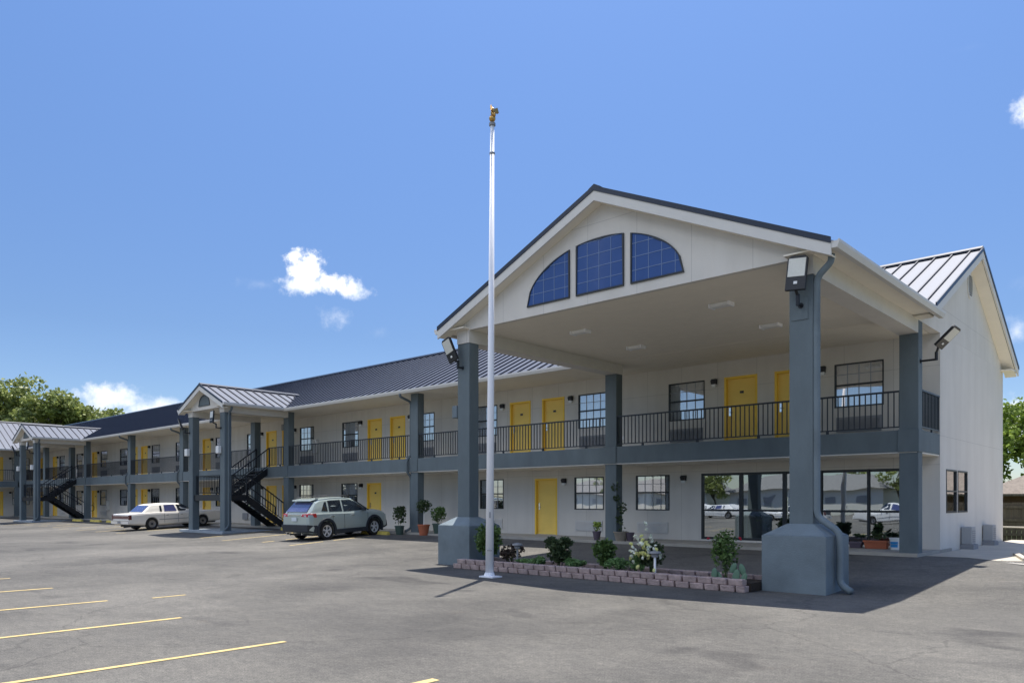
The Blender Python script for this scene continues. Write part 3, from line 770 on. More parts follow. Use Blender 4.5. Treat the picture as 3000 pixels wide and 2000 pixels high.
# wall cabinets for extinguishers (white frames) and small wall things
for x, z in ((-32.3, 3.87), (-58.6, 3.85), (-58.7, .92)):
    q = MB(); w, h = .30, .64
    q.box(x, x + .05, 20.85, 20.995, z, z + h); q.box(x + w - .05, x + w, 20.85, 20.995, z, z + h); q.box(x + .05, x + w - .05, 20.85, 20.995, z, z + .05); q.box(x + .05, x + w - .05, 20.85, 20.995, z + h - .05, z + h)
    o = q.build('extinguisher_cabinet', 'white_plastic', B)
    q = MB(); q.box(x + .05, x + w - .05, 20.93, 20.94, z + .05, z + h - .05); q.build('cabinet_back', 'grille_light', o)
for x, z, w, h in ((-36.3 - 2.9, .55, .55, .35), (-35.2, 5.15, .2, .3)):
    q = MB(); q.box(x, x + w, 20.9, 20.995, z, z + h); q.build('utility_box', 'grille', B, bevel=.01)
q = MB(); q.tube([(-34.3, 20.97, 2.58), (-34.3, 20.8, 2.58)], [.06, .09], 12); q.build('security_camera', 'black_metal', B)
q = MB(); q.box(-15.0 + .6, -14.3, 20.985, 20.998, 3.55, 3.66); q.build('wall_outlet', 'white_plastic', B)

# floodlights
def floodlight(mount, arm, head_c, up, nrm, s=1.):
    """mount point on the column, horizontal arm vector, head centre, head up axis, lens normal"""
    m_ = Vector(mount); e = m_ + Vector(arm); k = e + Vector((0, 0, .17)); hc = Vector(head_c); u = Vector(up).normalized(); n = Vector(nrm).normalized()
    n = (n - u * n.dot(u)).normalized(); foot = hc - u * .25 * s
    b = MB(); b.tube([m_, e], .024, 8); b.tube([e - Vector((0, 0, .02)), k], .034, 8); b.tube([m_, m_ + Vector(arm).normalized() * .02], .05, 10); b.tube([k - Vector((0, 0, .02)), foot], .026, 8)
    o = b.build('floodlight', 'black_metal', B)
    y = -n; x = y.cross(u); W = Matrix.Translation(hc) @ Matrix((x, y, u)).transposed().to_4x4()
    h = MB(); w = .16 * s; hh = .28 * s
    h.prism([(-w, -hh), (w, -hh), (w, hh * .86), (w * .7, hh), (-w * .7, hh), (-w, hh * .86)], 1, -.03, .03); h.box(-w * .7, w * .7, .03, .055, -hh * .8, hh * .6); h.build('lamp_head', 'black_metal', o, W, bevel=.008)
    l = MB(); l.box(-w * .84, w * .84, -.037, -.031, -hh * .22, hh * .84); l.build('lens', 'lens', o, W)
    d = MB(); d.box(-.03, .03, -.038, -.031, -hh * .66, -hh * .50); d.build('sensor', 'white_plastic', o, W)
    return o
floodlight((-5.24, 12.985, 4.86), (0, -.14, 0), (-5.23, 12.78, 5.37), (.06, .10, 1), (.1, -1, -.1), 1.05)
floodlight((-13.56, 12.985, 4.78), (-.05, -.12, 0), (-13.74, 12.72, 5.20), (-.27, -.22, .9), (-.1, -1, -.1), 1.05)
floodlight((XE, 19.30, 4.74), (.33, 0, 0), (-4.46, 19.25, 5.20), (.72, 0, .70), (.66, -.26, -.68), 1.0)
for xr in (-31.65, -57.55):
    floodlight((xr - .3, 16.05, 4.72), (0, -.22, 0), (xr - .45, 15.72, 5.2), (-.05, .1, 1), (0, -1, -.1), .95)
    floodlight((xr - 3.3, 16.05, 4.68), (-.06, -.2, 0), (xr - 3.62, 15.75, 5.10), (-.30, -.2, .9), (-.5, -1, -.1), .95)

# utility cabinets by the end wall
for i, y in enumerate((23.0, 25.55)):
    cab = empty('utility_cabinet', (XE + .3, y + .35, .27), label=['grey metal cabinet against end wall below the windows', 'grey metal cabinet against end wall nearer its rear corner'][i], cat='cabinet', group='cabinets along the end wall')
    q = MB(); q.box(XE + .02, XE + .27, y, y + .42, .40, .86); q.build('casing', 'cabinet_grey', cab, bevel=.015)
    q = MB(); q.box(XE + .0, XE + .32, y - .05, y + .47, .20, .40); q.build('base', 'grille', cab, bevel=.01)
    q = MB()
    for k in range(6): q.box(XE + .271, XE + .28, y + .06, y + .36, .46 + k * .055, .485 + k * .055)
    q.build('vent', 'grille', cab)
    q = MB(); q.tube([(XE + .1, y + .48, .42), (XE + .1, y + .60, .40), (XE + .05, y + .66, .30)], .025, 8); q.build('pipe', 'grille', cab)

# ------------------------------------------------------------------ wheel stops
wsx = [(-55.3, 17.9), (-52.5, 18.05), (-49.9, 18.1), (-47.2, 18.1), (-44.5, 18.1), (-40.1, 18.5), (-30.1, 18.4), (-27.5, 18.4), (-24.2, 18.45), (-18.6, 18.6)]
wl = ['behind the far parked bays', 'second from the far stair tower', 'left of the white sedan', 'just beyond the white sedan boot', 'beside the white sedan', 'in front of the white sedan', 'beside the near staircase', 'ahead of the bay left of the grey suv', 'under the nose of the grey suv', 'near the portico']
ws0 = None
for i in (0, 1, 2, 3, 6, 7, 8):
    x, y = wsx[i]; W = Tm(x, y, zf(y))
    if ws0 is None:
        b = MB(); b.hexa([(-.85, -.08, -.01), (.85, -.08, -.01), (.85, .08, -.01), (-.85, .08, -.01), (-.82, -.05, .13), (.82, -.05, .13), (.82, .05, .13), (-.82, .05, .13)])
        ws0 = b.build('wheel_stop', 'stop_yellow', None, W, bevel=.012); o = ws0
    else: o = dup(ws0, W)
    tag(o, 'yellow concrete wheel stop ' + wl[i], 'wheel stop', 'yellow wheel stops along the walkway')

# ------------------------------------------------------------------ flagpole
FP = empty('flagpole', (-10.84, 11.12, 0), label='tall white flagpole with a gold eagle on top standing before the portico', cat='flagpole')
b = MB(); b.tube([(-10.84, 11.12, 0), (-10.80, 11.12, 4.0), (-10.76, 11.12, 9.08)], [.085, .067, .040], 20); b.build('pole', 'white_metal', FP, smooth=True)
b = MB(); b.box(-11.0, -10.62, 10.98, 11.26, 0.004, .03); b.tube([(-10.84, 11.12, .03), (-10.84, 11.12, .10)], [.115, .09], 18); b.build('base_plate', 'white_metal', FP)
b = MB(); b.tube([(-10.76, 11.12, 9.08), (-10.76, 11.12, 9.13)], .065, 16); b.tube([(-10.763, 11.12, 8.50), (-10.763, 11.12, 8.54)], .055, 16); b.tube([(-10.76, 11.12, 9.13), (-10.76, 11.12, 9.2)], .02, 10); b.build('truck', 'grille', FP)
b = MB(); b.lathe([(.005, -.07), (.045, -.055), (.066, -.015), (.066, .015), (.045, .055), (.005, .07)], (-10.76, 11.12, 9.225), 16); b.build('ball', 'brass', FP, smooth=True)
b = MB(); ex, ey, ez = -10.76, 11.12, 9.285
b.tube([(ex, ey, ez), (ex + .01, ey, ez + .05), (ex + .02, ey, ez + .11), (ex - .01, ey, ez + .15), (ex - .06, ey, ez + .16)], [.025, .042, .038, .028, .008], 10)
b.tube([(ex + .0, ey, ez + .06), (ex + .06, ey, ez - .0), (ex + .08, ey, ez - .04)], [.04, .03, .012], 8)
b.build('eagle', 'brass', FP, smooth=True)
b = MB()
for sg in (-1, 1):
    b.hexa([(ex + .02, ey + sg * .02, ez + .05), (ex + .05, ey + sg * .02, ez + .05), (ex + .09, ey + sg * .10, ez + .06), (ex + .05, ey + sg * .10, ez + .05), (ex - .01, ey + sg * .03, ez + .14), (ex + .03, ey + sg * .03, ez + .14), (ex + .06, ey + sg * .09, ez + .17), (ex + .03, ey + sg * .09, ez + .16)])
b.build('wing', 'brass', FP)
b = MB(); b.tube([(-10.73, 11.02, 1.2), (-10.73, 11.02, 1.32)], .012, 6); b.bar((-10.80, 11.02, .55), (-10.68, 11.02, .55), .015, .02); b.build('cleat', 'grille', FP)

# ------------------------------------------------------------------ foliage
def leaves(name, m, parent, blobs, n, size, W=None, seed=1, shell=.35, droop=0., **kw):
    """leaf-shaped quads through a set of ellipsoids (cx,cy,cz,rx,ry,rz,weight)"""
    rnd = random.Random(seed); vs = []; fs = []; tot = sum(b[6] for b in blobs)
    for i in range(n):
        r = rnd.random() * tot; k = 0
        while r > blobs[k][6]: r -= blobs[k][6]; k += 1
        c = blobs[k]
        while True:
            p = Vector((rnd.uniform(-1, 1), rnd.uniform(-1, 1), rnd.uniform(-1, 1)))
            if p.length < 1 and p.length > rnd.random() * shell: break
        q = Vector((c[0] + p.x * c[3], c[1] + p.y * c[4], c[2] + p.z * c[5]))
        f = 1.2 / max(.2, (c[3] + c[4]) / 2)
        if noise.noise(q * f * 1.7 + Vector((seed, 0, 0))) < -.12 + (p.length - .8) * .5: continue
        a = Vector((rnd.gauss(0, 1), rnd.gauss(0, 1), rnd.gauss(0, .6) - droop)).normalized(); s = size * rnd.uniform(.6, 1.3)
        t = a.cross(Vector((rnd.gauss(0, 1), rnd.gauss(0, 1), rnd.gauss(0, 1)))).normalized() * s * .42
        b0 = len(vs); vs += [q, q + a * s * .5 + t, q + a * s, q + a * s * .5 - t]; fs.append((b0, b0 + 1, b0 + 2, b0 + 3))
    b = MB(); b.add(vs, fs); return b.build(name, m, parent, W, fix=False, **kw)
def stems(name, m, parent, base, tips, r, W=None):
    b = MB()
    for t in tips:
        a = Vector(base) + Vector((random.uniform(-.03, .03), random.uniform(-.03, .03), 0)); t = Vector(t); mid = (a + t) / 2 + Vector((random.uniform(-.05, .05), random.uniform(-.05, .05), .05))
        b.tube([a, mid, t], [r, r * .8, r * .4], 6)
    return b.build(name, m, parent, W)
def shrub(name, label, x, y, z, w, h, lm, n, size, seed, group='plants in the flower bed', cat='shrub', blobs=None):
    w *= .88; h *= .93; o = empty(name, (x, y, z), label=label, cat=cat, group=group); rnd = random.Random(seed)
    if blobs is None:
        blobs = [(x, y, z + h * .55, w * .42, w * .4, h * .42, 3)] + [(x + rnd.uniform(-.3, .3) * w, y + rnd.uniform(-.2, .2) * w, z + h * rnd.uniform(.3, .85), w * .25, w * .22, h * .2, 1) for _ in range(5)]
    leaves('foliage', lm, o, blobs, int(n * 2.2), size * 1.05, seed=seed)
    stems('stem', 'stem', o, (x, y, z - .02), [(b[0], b[1], b[2]) for b in blobs], .010)
    return o
# flower bed: stone edging, soil, plants
b = MB()
def blockrow(xa, xb, y, z, off, b):
    x = xa + off
    while x < xb - .1:
        L_ = min(.29, xb - x) - .02; j = random.uniform(-.012, .012); d = .19
        b.hexa([(x + .008, y + j + .02, z), (x + L_ - .008, y + j + .02, z), (x + L_ - .01, y + d, z), (x + .01, y + d, z), (x, y + j, z + .05)][:4] +
               [(x + .004, y + j, z + .108), (x + L_ - .004, y + j, z + .108), (x + L_ - .004, y + d, z + .108), (x + .004, y + d, z + .108)])
        x += .29
    return b
blockrow(-12.95, -5.80, 12.06, .0, .0, b); blockrow(-12.95, -5.80, 12.07, .11, .145, b)
blockrow(-12.95, -5.80, 12.95, .0, .1, b); blockrow(-12.80, -5.80, 12.96, .11, .05, b)
b.box(-12.99, -12.80, 12.30, 12.90, .0, .094)
b.build('garden_edging', 'pave_block', None, bevel=.014, label='low edging wall of pinkish grey concrete blocks around the flower bed', cat='garden wall')
flat('flower_bed', [(-12.75, 12.26), (-5.80, 12.26), (-5.80, 12.94), (-12.75, 12.94)], .15, 'soil', .14)
shrub('bush', 'leafy green bush leaning against the left portico pedestal', -12.35, 12.62, .15, .85, 1.05, 'leaf_shrub', 1900, .07, 3)
shrub('shrub', 'sparse purple leaved shrub right of the flagpole', -11.55, 12.55, .15, .62, .50, 'leaf_purple', 420, .06, 4)
shrub('shrub', 'dense dark rounded shrub left of centre in the bed', -10.25, 12.6, .15, .68, .68, 'leaf_dark', 1900, .06, 5)
shrub('shrub', 'upright dull green shrub in the middle of the bed', -9.07, 12.62, .15, .55, .72, 'leaf_shrub', 1300, .06, 6)
for i, (x, w, h) in enumerate(((-9.75, .55, .2), (-8.65, .75, .32), (-8.25, .4, .42), (-11.0, .6, .16), (-10.7, .35, .2))):
    shrub('ground_cover_plant', ['low bright green plant between the dark and the upright shrub', 'spreading low green plant right of the upright shrub', 'pale feathery green plant left of the yellow rose bush', 'flat creeping plant left of the dark shrub', 'small tuft of leaves touching the dark shrub'][i], x, 12.5, .15, w, h, 'leaf_low', 600, .045, 20 + i, cat='plant')
def blossoms(o, pts, m, r):
    me = None
    for i, p in enumerate(pts):
        if me is None:
            b = MB()
            for k in range(10):
                a = k * 2.4; q = .4 + .6 * (k / 10); d = Vector((math.cos(a) * q, math.sin(a) * q, .9 - q)); t = Vector((-math.sin(a), math.cos(a), 0)) * .5
                b.add([(0, 0, -.3), tuple(d * .7 + t), tuple(d * 1.1 + Vector((0, 0, .2))), tuple(d * .7 - t)], [(0, 1, 2, 3)])
            W = Matrix.Translation(p) @ Matrix.Scale(r, 4); f = b.build('blossom', m, o, W, fix=False); me = f
        else:
            Wn = Matrix.Translation(p) @ Matrix.Rotation(i, 4, 'Y') @ Matrix.Scale(r * random.uniform(.7, 1.15), 4)
            c = me.copy(); COL.objects.link(c); c.parent = o; c.matrix_basis = WM[o.name].inverted() @ Wn; WM[c.name] = Wn
rb = shrub('rose_bush', 'rose bush covered in pale yellow blooms beside the garden light', -7.98, 12.6, .15, .70, .72, 'leaf_dark', 1400, .05, 9, cat='rose bush')
rr = random.Random(3)
pts = [(-7.98 + rr.gauss(0, .17), 12.45 + rr.uniform(-.24, -.02), .62 + rr.gauss(0, .15)) for _ in range(60)] + [(-8.33, 12.5, .66)]
blossoms(rb, pts[::2], 'petal_yellow', .055)
wb = [p_ for p_ in pts[1::2]]
f0 = [c for c in rb.children if c.name.startswith('blossom')][0]
blossoms(rb, wb, 'petal_white', .052)
pr = shrub('rose_bush', 'tall thin rose bush with two red blooms by the near pedestal', -6.45, 12.62, .15, .75, .95, 'leaf_shrub', 700, .055, 11, cat='rose bush')
blossoms(pr, [(-6.72, 12.5, .86), (-6.12, 12.5, .88)], 'petal_red', .045)
# prickly pear pads
ca = empty('cactus', (-6.05, 12.3, .15), label='prickly pear cactus at the right end of the flower bed', cat='cactus', group='plants in the flower bed')
for i, (dx, dz, a, s) in enumerate(((0, .10, .2, .13), (.1, .22, -.3, .11), (-.08, .24, .5, .10), (.14, .08, .5, .10), (-.42, .12, .1, .11), (-.34, .08, -.5, .09))):
    b = MB(); b.lathe([(.01, -1), (.55, -.75), (.72, 0), (.55, .65), (.2, .95), (.01, 1)], (0, 0, 0), 12)
    b.build('pad', 'cactus', ca, Matrix.Translation((-6.05 + dx, 12.22 + .03 * (i % 3), .15 + dz)) @ Matrix.Rotation(a, 4, 'Y') @ Matrix.Diagonal((s * .75, s * .2, s, 1)), smooth=True)
# garden lights
def garden_light(x, y, label, m):
    o = empty('garden_light', (x, y, .15), label=label, cat='garden light', group='small garden lights')
    b = MB(); b.tube([(x, y, .1), (x, y, .50)], .022, 10); b.build('post', m, o)
    b = MB(); b.lathe([(.001, .0), (.06, .0), (.07, .05), (.115, .07), (.11, .10), (.001, .125)], (x, y, .50), 16); b.build('cap', 'grille', o)
garden_light(-7.69, 12.28, 'white post garden light in front of the yellow rose bush', 'white_metal')
garden_light(-11.33, 12.5, 'thin dark garden light above the purple leaved shrub', 'grille')

# potted plants
def pot(x, y, z, r0, r1, h, m, label, plant=None, cat='potted plant', group='potted plants by the columns', square=False):
    o = empty('potted_plant' if plant else 'flower_pot', (x, y, z), label=label, cat=cat, group=group)
    b = MB(); n = 18
    b.lathe([(.005, 0), (r0, 0), (r1 * .97, h * .86), (r1 * 1.06, h * .87), (r1 * 1.06, h), (r1 * .92, h), (r1 * .9, h * .88), (.005, h * .87)], (x, y, z), n); b.build('pot', m, o, smooth=False)
    if plant: plant(o, x, y, z + h)
    return o
def bushy(w, h, lm='leaf_shrub', n=700, s=.06, seed=1):
    def f(o, x, y, z):
        leaves('foliage', lm, o, [(x, y, z + h * .55, w, w, h * .48, 2), (x + w * .4, y, z + h * .75, w * .5, w * .5, h * .25, 1)], n, s, seed=seed)
        stems('stem', 'stem', o, (x, y, z - .04), [(x, y, z + h * .6), (x + w * .4, y, z + h * .6), (x - w * .4, y, z + h * .5)], .008)
    return f
def treelet(hh, w, ch, seed):
    def f(o, x, y, z):
        b = MB(); b.tube([(x, y, z - .04), (x + .01, y, z + hh)], [.018, .012], 8); b.build('trunk', 'white_plastic', o)
        leaves('foliage', 'leaf_dark', o, [(x, y, z + hh + ch * .4, w, w, ch * .5, 1)], 600, .08, seed=seed, droop=.4)
    return f
pot(-23.05, 18.72, zf(18.7), .13, .18, .34, 'pot_green', 'dark green pot with drooping plant left of the downspout column', bushy(.26, .75, 'leaf_dark', 700, .09, 31))
pot(-21.85, 18.9, zf(18.9), .16, .22, .40, 'terracotta', 'terracotta pot with a small white stemmed tree', treelet(.5, .28, .5, 32))
pot(-21.25, 19.1, .345, .17, .23, .37, 'pot_green', 'green pot holding a bushy plant right of the terracotta one', bushy(.30, .62, 'leaf_shrub', 800, .08, 33))
pot(-14.1, 19.2, .345, .09, .13, .27, 'pot_purple', 'small purple pot with green plant left of portico rear column', bushy(.14, .28, 'leaf_bright', 350, .06, 34))
def vine(o, x, y, z):
    pts = [(x + .02, y, z), (x - .03, y - .02, z + .35), (x + .05, y, z + .7), (x - .12, y - .05, z + 1.0), (x - .18, y - .05, z + 1.35)]
    b = MB(); b.tube(pts, .010, 6); b.build('stem', 'stem', o)
    leaves('foliage', 'leaf_dark', o, [(p_[0], p_[1], p_[2], .12, .1, .17, 1 if i else .2) for i, p_ in enumerate(pts)], 420, .075, seed=35)
pot(-13.22, 19.22, .345, .15, .22, .28, 'pot_beige', 'wide beige bowl with a climbing vine beside portico rear column', vine)
pot(-12.95, 19.3, .345, .09, .13, .26, 'pot_purple', 'empty dark pot next to the wide beige bowl', None, cat='flower pot')
# planters and bucket by the shop front
def trough(x0, x1, y0, y1, z, h, m, label, plant=False):
    o = empty('planter_box', ((x0 + x1) / 2, (y0 + y1) / 2, z), label=label, cat='planter', group='planters by the shop front')
    b = MB(); b.hexa([(x0 + .03, y0 + .03, z), (x1 - .03, y0 + .03, z), (x1 - .03, y1 - .03, z), (x0 + .03, y1 - .03, z), (x0, y0, z + h), (x1, y0, z + h), (x1, y1, z + h), (x0, y1, z + h)]); b.build('box', m, o, bevel=.01)
    b = MB(); b.box(x0 - .012, x1 + .012, y0 - .012, y1 + .012, z + h - .035, z + h + .006); b.build('rim', m, o)
    if plant:
        leaves('foliage', 'leaf_dark', o, [((x0 + x1) / 2, (y0 + y1) / 2, z + h + .12, (x1 - x0) * .42, .07, .14, 1)], 160, .07, seed=41)
trough(-6.97, -6.66, 20.3, 20.52, .345, .15, 'pot_purple', 'small low purple planter in front of the shop window')
trough(-6.60, -6.04, 20.28, 20.52, .345, .20, 'terracotta', 'long orange trough planter in front of the shop window', True)
bk = empty('bucket', (-5.86, 20.3, .345), label='white plastic bucket with a blue label beside the right column', cat='bucket')
b = MB(); b.lathe([(.005, 0), (.10, 0), (.125, .27), (.135, .27), (.135, .29), (.12, .29), (.115, .26), (.005, .25)], (-5.86, 20.3, .345), 20); b.build('pail', 'white_plastic', bk, smooth=False)
b = MB(); n = 8; vs = []; fs = []
for i in range(n + 1):
    a = R(-140 + 100 * i / n)
    vs += [(-5.86 + .107 * math.cos(a), 20.3 + .107 * math.sin(a), .345 + .06), (-5.86 + .1195 * math.cos(a), 20.3 + .1195 * math.sin(a), .345 + .2)]
for i in range(n): fs.append((2 * i, 2 * i + 2, 2 * i + 3, 2 * i + 1))
b.add(vs, fs); b.build('label', 'blue_label', bk)
b = MB(); b.tube([(-5.86 + .13 * math.cos(t), 20.3 + .13 * math.sin(t) * .3 - .09, .345 + .2 + .07 * math.sin(t)) for t in [math.pi + i * math.pi / 10 for i in range(11)]], .004, 6); b.build('handle', 'chrome', bk)

# lobby furniture seen through the glass
tb = empty('lobby_table', (-10.3, 22.4, .36), label='white topped table inside the lobby behind the left shop glass', cat='table')
b = MB(); b.box(-10.9, -9.8, 22.0, 22.7, 1.06, 1.10); b.build('table_top', 'white_plastic', tb, bevel=.01)
for x in (-10.84, -9.86):
    for y in (22.06, 22.64):
        b = MB(); b.box(x - .02, x + .02, y - .02, y + .02, .36, 1.06); b.build('leg', 'white_metal', tb)
def chair(x, y, rz, label):
    o = empty('lobby_chair', (x, y, .36), rz, label=label, cat='chair', group='chairs in the lobby'); W = Tm(x, y, .36, rz)
    b = MB(); b.box(-.2, .2, -.2, .2, .42, .46); b.build('seat', 'bronze', o, W)
    b = MB(); b.box(-.2, .2, .18, .21, .5, .85); b.build('backrest', 'bronze', o, W)
    for a in (-.18, .18):
        for c in (-.18, .18):
            b = MB(); b.box(a - .015, a + .015, c - .015, c + .015, 0, .42 if c < 0 else .84); b.build('leg', 'chrome', o, W)
chair(-6.3, 22.3, .5, 'dark lobby chair near the right end of the shop glass'); chair(-7.1, 22.5, -.6, 'dark lobby chair left of the other one')
pot(-9.7, 21.6, .36, .13, .17, .3, 'pot_beige', 'pot with leafy indoor plant behind the shop glass', bushy(.28, .8, 'leaf_shrub', 500, .12, 44), group='indoor plants')

# ------------------------------------------------------------------ vehicles
def evaluated(o):
    dg = bpy.context.evaluated_depsgraph_get(); me = bpy.data.meshes.new_from_object(o.evaluated_get(dg)); return me
def loft_body(name, mats, sections, W, parent, smooth=True, sub=1):
    """sections: list of (y, [(x,z),...]) half outlines from bottom centre to top centre (x>=0); mirrored and closed"""
    n = len(sections[0][1]); vs = []; fs = []
    ring = 2 * n - 2
    for y, pr_ in sections:
        full = [(x, z) for x, z in pr_] + [(-x, z) for x, z in reversed(pr_[1:-1])]
        vs += [(x, y, z) for x, z in full]
    for i in range(len(sections) - 1):
        for k in range(ring): fs.append((i * ring + k, i * ring + (k + 1) % ring, (i + 1) * ring + (k + 1) % ring, (i + 1) * ring + k))
    fs.append(tuple(range(ring))); fs.append(tuple(len(vs) - 1 - k for k in range(ring)))
    b = MB(); b.add(vs, fs); return b.build(name, mats, parent, W, smooth=False)
def cut_wheels(o, wy, r, W, hw):
    cs = []
    for y in wy:
        for sgn in (-1, 1):
            b = MB(); x0 = hw - .24; b.tube([(sgn * x0, y, r[1]), (sgn * (hw + .3), y, r[1])], r[0], 28)
            c = b.build('cutter', 'clad', None, W); md = o.modifiers.new('c', 'BOOLEAN'); md.object = c; md.operation = 'DIFFERENCE'; md.solver = 'EXACT'; cs.append(c)
    bpy.context.view_layer.update()
    me = evaluated(o); old = o.data; o.modifiers.clear(); o.data = me
    for c in cs: bpy.data.objects.remove(c)
    return o
def wheel(parent, W, x, y, r, wd, rimr, m, spokes=5, alloy=True, side=1):
    Ww = W @ Matrix.Translation((x, y, r)) @ Matrix.Rotation(R(90) * side, 4, 'Z')
    # local y is the outward axis reversed: wheel axis along local y
    b = MB(); n = 28; prof = [(rimr, -wd / 2), (r * .93, -wd / 2), (r, -wd / 2 + .03), (r, wd / 2 - .03), (r * .93, wd / 2), (rimr, wd / 2)]
    vs = []; fs = []
    for (rr_, yy) in prof:
        for k in range(n): t = 2 * math.pi * k / n; vs.append((rr_ * math.cos(t), yy, rr_ * math.sin(t)))
    for i in range(len(prof)):
        i2 = (i + 1) % len(prof)
        for k in range(n): k2 = (k + 1) % n; fs.append((i * n + k, i * n + k2, i2 * n + k2, i2 * n + k))
    b.add(vs, fs); w = b.build('wheel', 'tyre', parent, Ww, smooth=False)
    h = MB(); f = -wd / 2 + .012
    h.tube([(0, wd / 2 - .02, 0), (0, 0.0, 0)], rimr * .98, 24, mi=1)
    nn = 28
    ro = []
    for (rr_, yy) in ((rimr * 1.0, f - .01), (rimr * .88, f), (rimr * .88, 0.02), (rimr * 1.0, .02)):
        ro.append([(rr_ * math.cos(2 * math.pi * k / nn), yy, rr_ * math.sin(2 * math.pi * k / nn)) for k in range(nn)])
    vs = sum(ro, []); fs = []
    for i in range(4):
        i2 = (i + 1) % 4
        for k in range(nn): k2 = (k + 1) % nn; fs.append((i * nn + k, i * nn + k2, i2 * nn + k2, i2 * nn + k))
    h.add(vs, fs)
    h.tube([(0, 0, 0), (0, f - .005, 0)], rimr * .22, 16)
    if alloy:
        for k in range(spokes):
            a = 2 * math.pi * k / spokes + .3
            for da in (-.13, .13):
                c_, s_2 = math.cos(a + da), math.sin(a + da); c2, s2 = math.cos(a + da * .6), math.sin(a + da * .6)
                h.bar((c2 * rimr * .15, f + .02, s2 * rimr * .15), (c_ * rimr * .9, f + .01, s_2 * rimr * .9), .03, rimr * .15, up=(-s_2, 0, c_))
    else:
        h.tube([(0, 0, 0), (0, f + .01, 0)], rimr * .82, 24); h.tube([(0, 0, 0), (0, f - .01, 0)], rimr * .35, 16, mi=1)
    h.build('rim', [m, 'clad'], w, Ww)
    return w
def side_poly(pts, side, hw_at, th=.012, name='side_window', m='car_glass', parent=None, W=None, off=.004):
    b = MB(); vs = []; n = len(pts)
    for y, z in pts: vs.append((side * (hw_at(y, z) + off), y, z))
    for y, z in pts: vs.append((side * (hw_at(y, z) - th), y, z))
    fs = [tuple(range(n)), tuple(range(2 * n - 1, n - 1, -1))] + [(i, n + i, n + (i + 1) % n, (i + 1) % n) for i in range(n)]
    b.add(vs, fs); return b.build(name, m, parent, W)

